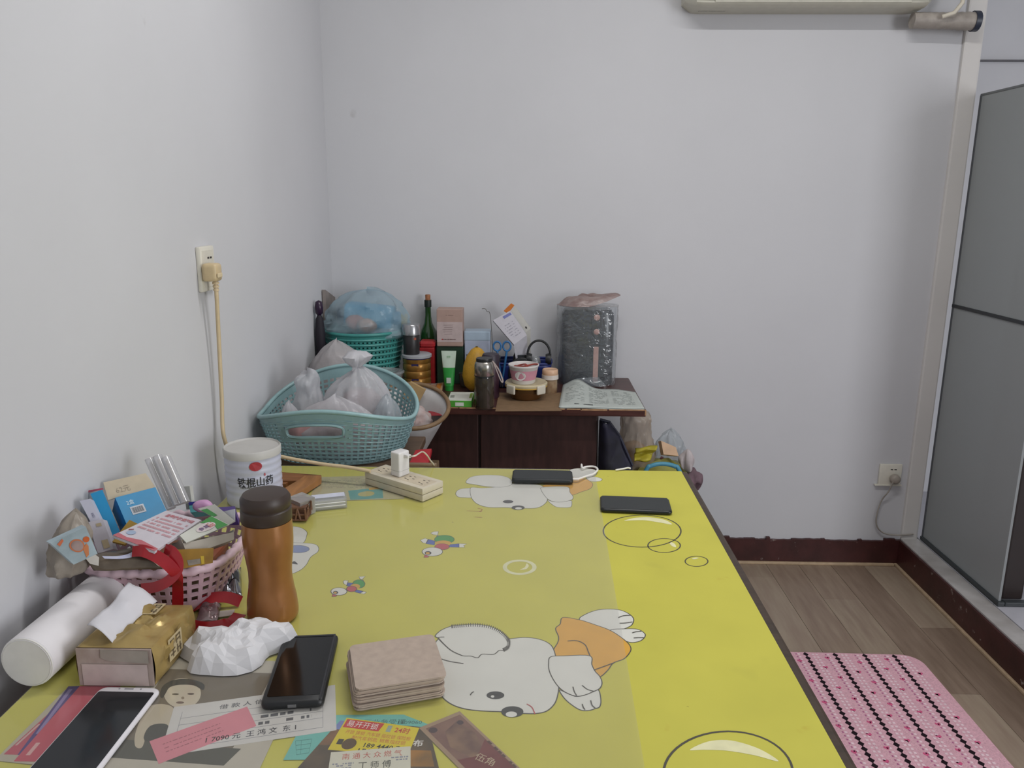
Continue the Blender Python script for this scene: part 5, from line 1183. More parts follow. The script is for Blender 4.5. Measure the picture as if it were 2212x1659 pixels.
part(s.geo(), 'card', mat('9e2630', r=.5, n=.05), t); part(s.text('福', .72, .35, .2, .3, .0004), 'gold_character', mat('b99a50'), t); part(s.text('喜', .72, .72, .2, .25, .0004), 'gold_character', mat('b99a50'), t)
# brown paper mat, glass container, paper bowl, small jar, newspaper
s = Slab([tz(1078, 848, DZ + .0012), tz(1222, 848, DZ + .0012), tz(1213, 887, DZ + .0012), tz(1070, 888, DZ + .0012)], .001)
solo(s.geo(), 'kraft_paper', mat('7f6549', r=.8, n=.08), 'flat brown kraft paper under the glass container', 'paper')
ZK = DZ + .0014
p = tz(1136, 868, ZK); m_ = mpp(p); rG = 38 * m_; c = V((p.x, p.y + rG, ZK)); hG = ty(1136, 822, c.y).z - ZK
t = thing('food_container', 'round glass food container with a cream clip lid', 'container', c)
AMB = glassy('b98a52', 1.2, .05, .35, '8a6238', 'amber')
part(G().lathe([(rG * .80, 0), (rG * .88, .004), (rG, hG * .45), (rG * 1.04, hG * .80)], c, 40, cap=False), 'glass_bowl', AMB, t, smooth=50)
part(G().lathe([(0, .002), (rG * .82, .002), (rG * .93, hG * .35), (rG * .95, hG * .42), (0, hG * .42)], c, 36), 'contents', mat('6d4a26', r=.5, n=.2), t, smooth=50)
rl = 46 * mpp(V((c.x, c.y, c.z + hG)))
LIDC = mat('c2b594', r=.4, n=.03)
part(G().lathe([(rG * 1.0, hG * .74), (rl * .97, hG * .74), (rl, hG * .80), (rl, hG * .90), (rl * .95, hG * .96), (rl * .80, hG * .90), (0, hG * .90)], c, 48), 'lid', LIDC, t, smooth=45)
part(G().lathe([(rl * .99, hG * .72), (rl * 1.0, hG * .72), (rl * 1.0, hG * .78), (rl * .97, hG * .78)], c, 48), 'seal_ring', mat('c0983c', r=.5), t, smooth=45)
for k, a_ in enumerate((-2.35, -.80, .8, 2.35)):
    d_ = V((math.cos(a_), math.sin(a_), 0)); part(G().box(c + d_ * (rl * 1.0) + V((0, 0, hG * .66)), (.008, .038, .030), .004, Matrix.Rotation(a_, 3, 'Z'), 3), 'clip', mat('cfc8b8', r=.35, n=.03), t, smooth=45)
zL = c.z + hG * .90
r0 = 33 * m_; hB = ty(1131, 786, c.y).z - zL
cb_ = V((ty(1131, 825, c.y).x, c.y - .004, zL + .0004))
t = thing('paper_bowl', 'white paper bowl with a pink label on the container lid', 'bowl', cb_)
part(G().lathe([(r0 * .72, 0), (r0 * .76, .003), (r0 * .97, hB * .90), (r0 * 1.02, hB * .93), (r0 * 1.02, hB), (r0 * .96, hB), (r0 * .70, .006), (0, .006)], cb_, 44), 'bowl_wall', mat('d8d5d2', r=.5, n=.02), t, smooth=45)
part(G().lathe([(r0 * .805, hB * .22), (r0 * .935, hB * .74)], cb_, 44, cap=False), 'pink_label', mat('c98d9c', r=.5, n=.05), t, smooth=60)
rr_ = lambda z: r0 * (.76 + .21 * z / (hB * .9)) + .0012
part(G().add([cb_ + V((math.sin(a) * rr_(z), -math.cos(a) * rr_(z), z)) for a, z in [(-.25 + .42 * math.cos(q), hB * .48 + hB * .24 * math.sin(q)) for q in [2 * math.pi * k / 24 for k in range(24)]]], [tuple(range(24))]), 'white_oval', mat('d5d3d0', r=.5), t)
part(G().lathe([(0, hB * .78), (r0 * .86, hB * .78)], cb_, 36, cap=False), 'broth', mat('9a6a5c', r=.4, n=.3, ns=40, col2='c2a8a4'), t)
part(G().tube(catmull([cb_ + V((-.03, .01, hB * .86)), cb_ + V((0, -.012, hB * .92)), cb_ + V((.032, .012, hB * .95)), cb_ + V((.048, .004, hB * .98))], 5, False), .0055, 8, flat=.5), 'red_wrapper', mat('94382c', r=.5, n=.1), t, smooth=60)
part(G().tube(catmull([cb_ + V((-.02, .022, hB * .84)), cb_ + V((.004, .01, hB * .96)), cb_ + V((.012, -.02, hB * .88))], 5, False), .005, 8, flat=.5), 'red_wrapper', mat('8d3026', r=.5, n=.1), t, smooth=60)
c, r_, h_ = standing(1188, 34, 796, 852)
t = thing('jar', 'small jar with a peach lid beside the bagged appliance', 'jar', c)
part(G().lathe([(r_ * .88, 0), (r_ * .94, .004), (r_ * .94, h_ * .62)], c, 30), 'jar_body', mat('8a6c52', r=.3, n=.3, ns=60, col2='a89274'), t, smooth=50)
part(G().lathe([(r_ * 1.0, h_ * .60), (r_ * 1.08, h_ * .60), (r_ * 1.05, h_ * .78), (r_ * 1.0, h_ * .78)], c, 30), 'white_collar', mat('cfc6bd', r=.4), t, smooth=45)
part(G().lathe([(r_ * 1.0, h_ * .77), (r_ * 1.02, h_ * .78), (r_ * 1.0, h_ * .97), (r_ * .92, h_), (r_ * .8, h_ * .97), (0, h_ * .97)], c, 30), 'peach_lid', mat('d0aa8c', r=.4, n=.03), t, smooth=45)
# newspaper draped at the right end of the desk
n4 = [tz(1216, 838, DZ), tz(1372, 850, DZ), tz(1394, 888, DZ), tz(1208, 889, DZ)]
for p in n4: p.x = min(p.x, DX1 - .002); p.y = max(p.y, DY0 + .003)
t = thing('newspaper', 'folded newspaper lying over the right end of the desk', 'newspaper', (n4[0] + n4[2]) / 2)
def news(u, v, o_=0):
    p = (n4[0] * (1 - u) + n4[1] * u) * (1 - v) + (n4[3] * (1 - u) + n4[2] * u) * v
    z_ = .004 + o_ + .030 * math.exp(-((u - .20) / .17) ** 2) * (1 - v) ** .8 + .007 * math.exp(-((u - .75) / .2) ** 2) * (1 - v) + .0015 * math.sin(6 * u)
    return p + V((0, 0, z_))
part(G().grid(lambda u, v: news(u, v), 30, 14), 'top_sheet', mat('b3b9b4', r=.85, n=.04, ns=20), t, smooth=60, sol=.0012)
part(G().grid(lambda u, v: news(min(1, u * 1.0), v, -.0028) + V((.003, -.002, 0)) if u < .98 else news(u, v, -.0028), 24, 8), 'under_sheet', mat('b3b9b4', r=.85, n=.04, ns=20), t, smooth=60, sol=.0012)
g = G(); rd = random.Random(4)
for v_ in [.14 + .06 * k for k in range(12)]:
    for col in ((.06, .30), (.36, .60), (.66, .92)):
        u = col[0]
        while u < col[1]:
            w_ = rd.uniform(.02, .06)
            if rd.random() > .25: g.add([news(u, v_ - .012, .0013), news(min(u + w_, col[1]), v_ - .012, .0013), news(min(u + w_, col[1]), v_ + .012, .0013), news(u, v_ + .012, .0013)], [(0, 1, 2, 3)])
            u += w_ + .01
part(g, 'newsprint', mat('a2a8a4', r=.85), t, kind='stuff')
part(G().add([news(a, b, .0014) for a, b in ((.18, .90), (.40, .90), (.40, .925), (.18, .925))], [(0, 1, 2, 3)]), 'headline', mat('3c4040', r=.85), t)
# ------------------------------------------------------------------ appliance in a clear bag
af = tz(1268, 836, DZ).y + .02
aL, aR = ty(1210, 750, af).x, ty(1330, 750, af).x; aw = aR - aL; ad = min(.20, D - .03 - af); ah = ty(1270, 664, af + ad * .4).z - DZ
ac_ = V(((aL + aR) / 2, af + ad / 2, DZ))
t = thing('kitchen_appliance', 'black kitchen appliance with rose-gold controls wrapped in clear plastic', 'appliance', ac_)
def sup(a, n_=4.5): 
    ca, sa = math.cos(a), math.sin(a); return (abs(ca) ** n_ + abs(sa) ** n_) ** (-1 / n_)
APB = mat('1e2226', r=.25, n=.06, coat=.3)
part(G().lathe([(.44, 0), (.47, .006), (.48, ah * .5), (.47, ah * .92), (.42, ah * .98), (0, ah * .985)], ac_, 40, sx=aw, sy=ad, wob=lambda a, v: sup(a)), 'housing', APB, t, smooth=50)
RG = mat('c79a8d', r=.4, n=.04)
xo = ty(1288, 740, af).x
yb_ = ac_.y - ad * .48
for py, rr2 in ((686, .011), (717, .0105)):
    part(G().lathe([(rr2, 0), (rr2, .004), (rr2 * .8, .006), (0, .006)], V((xo, yb_ + .001, ty(1288, py, af).z)), 24, Matrix.Rotation(math.radians(90), 3, 'X')), 'control_knob', RG, t, smooth=45)
zs0, zs1 = ty(1288, 826, af).z, ty(1288, 749, af).z
part(G().bx((xo - .0095, yb_ - .003, zs0), (xo + .0095, yb_ + .004, zs1), .003), 'display_strip', RG, t)
part(G().bx((xo - .02, yb_ - .002, zs1 + .01), (xo + .02, yb_ + .006, ty(1288, 672, af).z), .004), 'control_panel', mat('2a2e33', r=.2), t)
# the clear plastic bag around it
WRAP = glassy('f4f6f7', 2.2, .14, .14, 'b4bac0', 'wrap', 1.0, 26)
bt = thing('clear_bag', 'crinkled clear plastic bag wrapped around the black appliance', 'plastic bag', ac_)
def wrapf(u, v):
    a = 2 * math.pi * u; k = .54 + .02 * math.sin(3 * a) ; r_ = sup(a, 4) * k
    x_, y_ = aw * r_ * math.cos(a), ad * r_ * math.sin(a)
    q = V((math.cos(a) * 2, math.sin(a) * 2, v * 4)); w_ = 1 + .035 * (mnoise.noise(q * 1.4) - abs(mnoise.noise(q * 3)) * 1.4 + .4)
    z_ = .001 + (ah + .006) * v
    return ac_ + V((x_ * w_, y_ * w_, z_))
g = G().grid(lambda u, v: wrapf(u, v), 72, 26, True)
top = [wrapf(i / 72, 1) for i in range(72)]; ct = sum(top, V()) / 72
for r1, r2 in ((1, .6), (.6, .25), (.25, 0)):
    for i in range(72):
        a, b = top[i], top[(i + 1) % 72]; g.add([ct.lerp(a, r1), ct.lerp(b, r1), ct.lerp(b, r2), ct.lerp(a, r2)] if r2 else [ct.lerp(a, r1), ct.lerp(b, r1), ct], [(0, 1, 2, 3)] if r2 else [(0, 1, 2)])
part(g, 'bag_skin', WRAP, bt, smooth=40)
crn = [ac_ + V((aw * .2, -ad * .54, ah * .12)), ty(1310, 838, af - .02), ty(1296, 846, af - .045), ty(1250, 832, af - .01), ac_ + V((-aw * .2, -ad * .54, ah * .10))]
crn[2].z = max(crn[2].z, DZ + .006); crn[1].z = max(crn[1].z, DZ + .004); crn[3].z = max(crn[3].z, DZ + .004)
part(G().add(crn, [tuple(range(5))]), 'loose_corner', WRAP, bt, sol=.0006)
# crumpled pinkish bag on top
ztop = ac_.z + ah + .008
cen = V((ty(1268, 640, ac_.y).x, ac_.y - .01, ztop)); hx_ = ty(1268, 616, ac_.y).z - ztop
bx_ = .115; 
def crb(u, v):
    a = 2 * math.pi * u; ca, sa = math.cos(a), math.sin(a)
    k = 1 + .22 * max(0, math.cos(a)) ** 8 + .10 * max(0, -ca) ** 6 + .06 * math.sin(5 * a)
    x_ = .098 * ca * v * k; y_ = .062 * sa * v * k
    tilt_ = .030 * (x_ / .1) * (1 if x_ > 0 else .25)
    z_ = .034 * (1 - v ** 3) ** .8 + tilt_ * v + .006 * math.sin(x_ * 70 + 3 * sa) * (1 - v) + .007 * abs(nz((x_, y_ * 2, .5), 26, 3)) * (1 - v ** 4)
    return cen + V((x_, y_, max(.0008, z_)))
t = thing('plastic_bag', 'crumpled pinkish plastic bag lying on top of the wrapped appliance', 'plastic bag', cen)
part(G().grid(crb, 60, 18, True), 'bag_skin', mat('b3a29d', r=.3, n=.22, ns=14, bump=.8, bs=30, clear=.12, tl=.2, col2='8d7470', stretch=(1, 3, 3)), t, smooth=70)
# ------------------------------------------------------------------ navy tray of odds and ends
yT = 2.70
a_, b_ = ty(1062, 810, yT), ty(1192, 812, yT); zt1 = ty(1120, 790, yT).z
t = thing('storage_tray', 'navy blue plastic tray of odds and ends in front of the wall', 'tray', ((a_.x + b_.x) / 2, yT + .07, DZ))
NV_ = mat('1c2a68', r=.4, n=.06)
hT2 = zt1 - DZ
def tray(u, v):
    a = 2 * math.pi * u; r_ = sup(a, 5); k = .46 + .04 * v
    return V(((a_.x + b_.x) / 2, yT + .09, DZ + .002)) + V(((b_.x - a_.x) * k * r_ * math.cos(a), .125 * k * r_ * math.sin(a), (hT2 - .002) * v))
part(G().grid(tray, 48, 6, True), 'tray_wall', NV_, t, smooth=50, sol=.003)
part(G().tube([tray(i / 60, 1) for i in range(60)], .0042, 8, True), 'rim', NV_, t, smooth=60)
part(G().add([tray(i / 48, .02) for i in range(48)], [tuple(range(48))]), 'tray_floor', NV_, t)
zi = DZ + .006
# things in the tray
def cx(px, py, y): return ty(px, py, y)
s = Slab([cx(1065, 692, 2.775), cx(1102, 671, 2.79), cx(1138, 724, 2.765), cx(1110, 745, 2.755)], .022)
lo = min(p.z for p in s.c)
t = thing('paper_box', 'white carton with a printed sheet tilted in the navy tray', 'box', (s.c[2] + s.c[3]) / 2)
part(s.geo(), 'carton', mat('b9b6bd', r=.6, n=.03), t); part(s.patch(.5, .05, .95, .14, .0006), 'blue_print', mat('6a70a8'), t)
part(s.lines([.35 + .09 * k for k in range(6)], .2, .8, .025, .0006, seed=7), 'grey_print', mat('96949e'), t, kind='stuff')
part(G().prism([s.c[3], s.c[2], V((s.c[2].x + .01, s.c[2].y, zi)), V((s.c[3].x + .02, s.c[3].y, zi))], (0, .018, 0)), 'lower_flap', mat('a9a7ae', r=.6), t)
s = Slab([cx(1104, 672, 2.825), cx(1114, 664, 2.825), cx(1146, 710, 2.815), cx(1136, 718, 2.815)], .016)
t = thing('card_sleeve', 'white card sleeve with an orange tip behind the printed carton', 'card', (s.c[2] + s.c[3]) / 2)
part(s.geo(), 'sleeve', mat('c3c1ba', r=.6, n=.03), t); part(s.ell(.5, .86, .14, .05, .0006), 'dark_hole', mat('3a3836'), t)
part(G().prism([s.c[3], s.c[2], V((s.c[2].x + .004, s.c[2].y, zi)), V((s.c[3].x + .004, s.c[3].y, zi))], (0, .012, 0)), 'inner_card', mat('b5b3ac', r=.6), t)
s2 = Slab([cx(1088, 672, 2.825), cx(1104, 656, 2.825), cx(1111, 660, 2.825), cx(1097, 678, 2.825)], .014)
part(s2.geo(), 'orange_tip', mat('c8742e', r=.5), t)
g = G().tube(catmull([cx(1041, 667, 2.78), cx(1048, 667, 2.78), cx(1052, 673, 2.78), cx(1060, 688, 2.78), V((cx(1068, 700, 2.78).x, 2.78, zi + .02)), V((cx(1072, 700, 2.78).x, 2.78, zi))], 5, False), .0011, 6)
solo(g, 'bent_wire', mat('6a6864', r=.4, met=.5), 'thin bent wire sticking up from the navy tray', 'wire', smooth=60)
t = thing('scissors', 'blue-handled scissors standing in the navy tray', 'scissors', V((cx(1084, 780, 2.72).x, 2.722, zi)))
BLH = mat('2f6aa0', r=.4, n=.04)
for px in (1074, 1095):
    c = cx(px, 748, 2.722); part(G().tube([c + V((.0135 * math.cos(q), 0, .0165 * math.sin(q))) for q in [2 * math.pi * k / 24 for k in range(24)]], .0034, 8, True), 'finger_loop', BLH, t, smooth=60)
    part(G().tube([c + V((0, 0, -.016)), V((cx(1084, 780, 2.722).x + (px - 1084) * .0003, 2.722, DZ + .038))], .004, 8), 'shank', BLH, t, smooth=60)
    part(G().prism([V((cx(1084, 780, 2.722).x + (px - 1084) * .0003 + s_, 2.722, zi + z_)) for s_, z_ in ((-.004, .034), (.004, .034), (.0008, 0), (-.0008, 0))], (0, .0015, 0)), 'blade', mat('8a8c90', r=.25, met=.9), t)
t = thing('headphones', 'black headband headphones lying in the navy tray', 'headphones', V((cx(1165, 780, 2.745).x, 2.75, zi)))
c = cx(1164, 766, 2.745); BLP = mat('191a1c', r=.45, n=.08)
part(G().tube([c + V((.040 * math.cos(q), .004 * math.sin(q), .050 * math.sin(q))) for q in [math.radians(x_) for x_ in range(-20, 196, 9)]], .0042, 8), 'headband', BLP, t, smooth=60)
for sg in (-1, 1): part(G().lathe([(.0, -.010), (.018, -.010), (.021, 0), (.018, .010), (0, .010)], c + V((.034 * sg, 0, -.016)), 24, Matrix.Rotation(math.radians(90), 3, 'Y')), 'ear_cup', BLP, t, smooth=50)
c = cx(1128, 765, 2.73)
t = thing('cable_coil', 'coil of black cable standing in the navy tray beside the scissors', 'cable', V((c.x, 2.73, zi)))
cc = V((c.x, 2.732, zi + .0525))
part(G().tube([cc + V(((.044 + .003 * math.sin(q * .31)) * math.cos(q), .010 * math.sin(q * .23), (.048 + .003 * math.sin(q * .31)) * math.sin(q))) for q in [2 * math.pi * k / 36 for k in range(36 * 5)]], .0032, 6), 'cable_turns', BLP, t, smooth=60)
part(G().box(cc + V((.043, 0, 0)), (.012, .018, .010), .003), 'cable_tie', mat('3a2c2c', r=.5), t)
c = cx(1117, 752, 2.75)
t = thing('pouch', 'black crumpled pouch in the middle of the navy tray', 'pouch', V((c.x, 2.775, zi)))
part(lump(V((c.x + .012, 2.775, zi + .066)), .034, .018, .066, 4, 24), 'pouch_body', mat('17191b', r=.6, n=.2), t, smooth=50); part(G().box(V((c.x + .012, 2.757, zi + .105)), (.03, .006, .012), .002), 'zip', mat('2f3236', r=.4), t)
c = V((cx(1157, 752, 2.77).x, 2.775, zi))
t = thing('lamp_bulb', 'small grey glass bulb inside the headphone band', 'bulb', c)
part(G().lathe([(.008, 0), (.009, .035), (.016, .060), (.020, .082), (.015, .100), (0, .106)], c, 20), 'glass', mat('8d8f92', r=.12, n=.05, coat=.5), t, smooth=60); part(G().lathe([(.0095, 0), (.0095, .03)], c, 16), 'screw_base', mat('a4a6a8', r=.3, met=.8), t, smooth=40)
c = V((cx(1070, 770, 2.79).x, 2.79, zi)); 
solo(G().box(c + V((.004, .0, .05)), (.03, .03, .10), .004), 'glass_block', mat('3a3c38', r=.25, n=.3, ns=50), 'dark bottle standing in the navy tray beside the tin', 'bottle')
# ------------------------------------------------------------------ clutter on the floor right of the desk
yb_ = 2.66
bc2 = V((.455, yb_, 0)); zr_ = ty(1430, 1004, yb_ + .13).z
t = thing('laundry_bucket', 'blue plastic bucket heaped with bags beside the desk', 'bucket', bc2)
BB = mat('5f9fb5', r=.4, n=.05)
part(G().lathe([(.11, 0), (.115, .004), (.148, zr_), (.156, zr_ + .002), (.156, zr_ + .010), (.146, zr_ + .010), (.112, .01), (0, .01)], bc2, 44), 'bucket_wall', BB, t, smooth=45)
h0 = [bc2 + V((.150 * math.cos(q), -.135 + .02 * math.sin(q), zr_ - .02 + .055 * math.sin(q) * 1.0)) for q in [math.radians(x_) for x_ in range(0, 181, 12)]]
hd = [ty(a_, b_, 2.52) for a_, b_ in ((1397, 1014), (1405, 1007), (1418, 1003), (1433, 1002), (1448, 1004), (1459, 1008), (1466, 1014))]
part(G().tube(catmull([V((bc2.x - .10, 2.53, zr_ - .03))] + hd + [V((bc2.x + .10, 2.53, zr_ - .03))], 5, False), .0075, 8), 'handle', mat('4d92ab', r=.4), t, smooth=60)
zb2 = zr_ - .02
YC = mat('b5ac3c', r=.6, n=.15, ns=14, bump=.5, bs=30)
def cloth(name, label, cen, rx, ry, rz, sd, m, cat):
    g = G().lathe([(math.sin(math.pi * k / 12), -math.cos(math.pi * k / 12) * rz) for k in range(13)], V(cen), 40, sx=rx, sy=ry, wob=lambda a, v: 1 + .16 * math.sin(3 * a + sd) + .13 * math.sin(5 * a + 7 * v + sd) + .06 * math.sin(11 * a + sd * 2))
    for v in g.v: v.z += .025 * nz(v, 22, sd)
    return solo(g, name, m, label, cat, smooth=45)
c = ty(1430, 992, 2.60)
cloth('folded_cloth', 'olive yellow patterned cloth in the blue bucket', V((.455, 2.65, zb2 + .03)), .118, .10, .055, 1.0, mat('a29c48', r=.8, n=.25, ns=22, col2='8a8a50', bump=.4), 'cloth')
s = Slab([ty(1372, 968, 2.545), ty(1420, 962, 2.555), ty(1402, 996, 2.545), ty(1368, 995, 2.545)], .01)
def crease(u, v): 
    p = s.at(u, v, 0); return p + V((0, -.010 * math.sin(v * 9) - .006 * math.sin(u * 7 + v * 3), 0))
solo(G().grid(crease, 14, 14), 'yellow_bag', mat('c0b336', r=.5, n=.1, tl=.2), 'bright yellow folded bag hanging over the bucket rim', 'bag', smooth=40, sol=.002)
s = Slab([ty(1428, 952, 2.60), ty(1460, 966, 2.60), ty(1466, 985, 2.59), ty(1432, 982, 2.59)], .03)
solo(s.geo(), 'folded_paper', mat('c9a888', r=.7, n=.06), 'peach folded paper tucked in the blue bucket', 'paper')
pbag('plastic_bag', 'tall translucent peach bag standing in the blue bucket beside the desk', V((.375, 2.66, zb2 + .05)), .066, .062, .215, 8.4, mat('c4b5a4', r=.3, n=.1, bump=.4, bs=35, clear=.35, tl=.35, ns=10), None,
     [('bread', lump((.372, 2.66, zb2 + .105), .045, .038, .048, 2), mat('b98a54', r=.6, n=.2)), ('pale_fold', lump((.385, 2.625, zb2 + .125), .022, .012, .02, 3), mat('cfc4b8', r=.5))], fold=.24,
     prof=[(0, 0), (.7, 0), (1, .15), (1.05, .35), (.85, .55), (.75, .72), (.8, .88), (.5, .98), (0, 1)])
pbag('plastic_bag', 'small clear white bag on the wall side of the blue bucket', V((.505, 2.70, zb2 + .055)), .052, .05, .13, 3.9, BAGC, None, [('maroon_strip', G().box(V((.495, 2.665, zb2 + .075)), (.06, .01, .012), .003, Matrix.Rotation(.5, 3, 'Y')), mat('7d5058', r=.6))], fold=.28)
cloth('dark_cloth', 'dull mauve cloth rolled over the bucket rim', V((.566, 2.565, zr_ + .022)), .030, .034, .036, 2.4, mat('6a545c', r=.8, n=.2), 'cloth')
cloth('white_cloth', 'small white cloth beside the mauve cloth on the bucket', V((.548, 2.60, zr_ + .075)), .026, .03, .03, 5.4, mat('b9b0b0', r=.8, n=.1), 'cloth')
# navy folded chair bag leaning by the desk
a_ = [ty(1296, 914, 2.50), ty(1318, 912, 2.50), ty(1340, 945, 2.49), ty(1366, 1004, 2.47)]
g = G(); t = thing('navy_bag', 'navy blue cloth bag leaning between the desk and the bucket', 'bag', V((.235, 2.50, 0)))
left = [V((bx1 + .004, 2.50, .70)), V((bx1 + .006, 2.50, .45)), V((bx1 + .008, 2.49, .2)), V((bx1 + .01, 2.47, .002))]
right = [ty(1316, 912, 2.50), ty(1338, 942, 2.50), ty(1366, 1006, 2.47), V((.315, 2.44, .002))]
def nav(u, v):
    k = v * 3; i_ = min(int(k), 2); f_ = k - i_; l_ = left[i_].lerp(left[i_ + 1], f_); r_ = right[i_].lerp(right[i_ + 1], f_)
    p = l_.lerp(r_, u); return p + V((0, -.03 * math.sin(math.pi * u) + .008 * nz(p, 25, 3), 0))
part(G().grid(nav, 14, 30), 'front_panel', mat('1c1b33', r=.7, n=.25, ns=18, col2='0f1018'), t, smooth=50, sol=.006)
part(G().tube([left[0], right[0], right[1], right[2]], .006, 6), 'piping', mat('15162c', r=.6), t, smooth=50)
# ================================================================== PINK BASKET WITH MEDICINE BOXES
Z4 = lambda p: zo(p, 60, 960, 4.608)
pc_ = V((-.602, 1.222, T0)); PRX, PRY, PH = .119, .118, .082
def pbk(u, v):
    a = 2 * math.pi * u; r_ = sup(a, 3.2); k = .78 + .22 * v
    return pc_ + V((PRX * k * r_ * math.cos(a), PRY * k * r_ * math.sin(a), .002 + (PH - .002) * v))
PNKB = mat('cba9b4', r=.5, n=.05)
t = thing('pink_basket', 'pink plastic basket with square holes holding medicine boxes', 'basket', pc_)
part(G().lattice(pbk, 46, 5, (.60, .58), lambda i, j: 0 if j in (0,) else 1), 'holed_wall', PNKB, t, sol=.0025)
rim = [pbk(i / 160, 1) + V((0, 0, .001 * math.sin(i / 160 * 2 * math.pi * 34))) for i in range(160)]
part(G().tube(rim, lambda q: .0072 + .0013 * math.sin(q * 2 * math.pi * 34), 10, True), 'rope_rim', mat('dcbfc9', r=.5, n=.04), t, smooth=60)
part(G().add([pbk(i / 60, 0) + V((0, 0, .001)) for i in range(60)], [tuple(range(60))]), 'basket_floor', PNKB, t)
solo(G().box(pc_ + V((0, 0, .030)), (.14, .14, .05), .006), 'packet_bundle', mat('6f6a52', r=.6, n=.35, ns=18, col2='8d4a2e'), 'bundle of packets filling the bottom of the pink basket', 'packets')
def S4(pts, Ys, th): return Slab([ty(a_, b_, y_) for (a_, b_), y_ in zip(Z4(pts), Ys)], th)
def sbox(name, label, cat, s, m, pname='carton'):
    lowest = min(s.c, key=lambda p: p.z); t = thing(name, label, cat, V((sum(p.x for p in s.c) / 4, sum(p.y for p in s.c) / 4, lowest.z))); part(s.geo(), pname, m, t); return t
CYA = mat('1f87b8', r=.45, n=.04)
s = S4([(870, 530), (1270, 425), (1420, 740), (1010, 850)], (1.235, 1.285, 1.245, 1.195), .038)
t = sbox('medicine_box', 'bright blue medicine box with a barcode in the pink basket', 'box', s, CYA)
part(s.patch(.22, .38, .55, .62, .0006), 'barcode_label', mat('c3c8cf', r=.5), t); g = G()
for k in range(16): s.patch(.25 + .017 * k, .42, .25 + .017 * k + (.010 if k % 3 else .005), .58, .0009, g)
part(g, 'barcode_bars', mat('55585e'), t, kind='stuff'); part(s.text('2盒', .28, .24, .18, .14, .0006), 'white_print', mat('bcd6e4'), t)
s = S4([(752, 378), (1175, 286), (1272, 428), (800, 570)], (1.262, 1.305, 1.288, 1.240), .0015)
t = sbox('box_flap', 'open cream carton flap with pencil writing behind the blue box', 'carton', s, mat('bfb29a', r=.7, n=.05), 'flap'); part(s.text('62元', .36, .62, .3, .34, .0006, bold=0), 'pencil_writing', mat('a29684'), t)
s = S4([(622, 492), (742, 450), (915, 862), (850, 960)], (1.205, 1.215, 1.185, 1.175), .036)
sbox('medicine_box', 'slim blue medicine box between the white carton and the barcoded blue box', 'box', s, CYA)
s = S4([(515, 562), (622, 540), (735, 775), (640, 800)], (1.175, 1.180, 1.165, 1.160), .020)
t = sbox('medicine_box', 'tall plain white carton leaning behind the speckled white carton', 'box', s, mat('bdbdcb', r=.5, n=.03)); part(s.text('药', .55, .66, .25, .2, .0006), 'tiny_print', mat('7d7f96'), t)
s = S4([(600, 772), (748, 745), (855, 1040), (702, 1086)], (1.150, 1.155, 1.135, 1.130), .018)
t = sbox('medicine_box', 'white carton with beige patches beside the food pouch', 'box', s, mat('bcb7bf', r=.5, n=.03)); part(s.patch(.45, .1, .8, .2, .0006), 'beige_patch', mat('b0a084'), t); part(s.patch(.45, .65, .85, .92, .0006), 'beige_patch', mat('b0a084'), t)
s = S4([(505, 475), (752, 432), (770, 600), (560, 700)], (1.225, 1.235, 1.225, 1.215), .0012)
t = sbox('zip_bag', 'clear zip bag with a red seal line behind the white carton', 'zip bag', s, glassy('eef0f2', 1.4, .1, .22, 'b9bcc2', 'zip'), 'clear_film'); part(s.patch(0, .0, 1, .10, .0008), 'red_seal', mat('b05064'), t)
# grey plastic bag and the printed pouch hanging over the wall side
pbag('plastic_bag', 'crumpled greyish plastic bag over the wall side of the pink basket', V((-.692, 1.075, .850)), .029, .030, .092, 5.1, mat('a89e92', r=.35, n=.12, ns=14, bump=.8, bs=40, clear=.12, tl=.25), None, [], fold=.26, tilt=(.012, .02))
s = S4([(225, 985), (578, 820), (695, 1088), (535, 1235)], (.985, 1.030, 1.045, 1.005), .010)
for p in s.c: p.x = max(p.x, XL + .012)
t = sbox('food_pouch', 'pale blue pouch with orange print over the basket rim', 'pouch', s, mat('9fb0b8', r=.4, n=.15, ns=30), 'pouch')
part(s.ell(.52, .45, .22, .24, .0006), 'orange_ring', mat('bf7350'), t); part(s.ell(.52, .45, .17, .19, .0009), 'grey_centre', mat('a38f8c', n=.2), t); part(s.ell(.85, .38, .10, .10, .0008), 'orange_spot', mat('c4602f'), t)
part(s.poly([(.55, .95), (.62, .62), (.80, .50), (.82, .62), (.68, .9)], .0008), 'orange_swoosh', mat('c07a50'), t); part(s.poly([(.10, .12), (.30, .02), (.30, .10), (.12, .22)], .0008), 'orange_mark', mat('c46a48'), t)
# clear sleeves, small bits at the back
SLV = glassy('f2f2f2', 1.6, .12, .40, 'cfced2', 'sleeve')
for k, (a_, b_, c2) in enumerate((((1210, 145), (1430, 640), 'clear plastic sleeve nearest the wall in the sleeve bundle'), ((1290, 115), (1500, 600), 'clear plastic sleeve in the middle of the sleeve bundle'), ((1375, 128), (1570, 580), 'clear plastic sleeve nearest the white tin in the sleeve bundle'))):
    (p0x, p0y), (p1x, p1y) = Z4([a_, b_]); p0 = ty(p0x, p0y, 1.325); p1 = ty(p1x, p1y, 1.275)
    t = thing('plastic_sleeve', c2, 'sleeve', p1, 'clear sleeves in the pink basket')
    part(G().tube([p0, p0.lerp(p1, .5), p1], .0085, 12, flat=.55), 'film', SLV, t, smooth=60); part(G().tube([p0.lerp(p1, .08), p0.lerp(p1, .95)], .0035, 8), 'stick', mat('c9c2b8', r=.5), t, smooth=60)
s = S4([(1545, 420), (1610, 415), (1640, 640), (1580, 650)], (1.325, 1.325, 1.315, 1.315), .012)
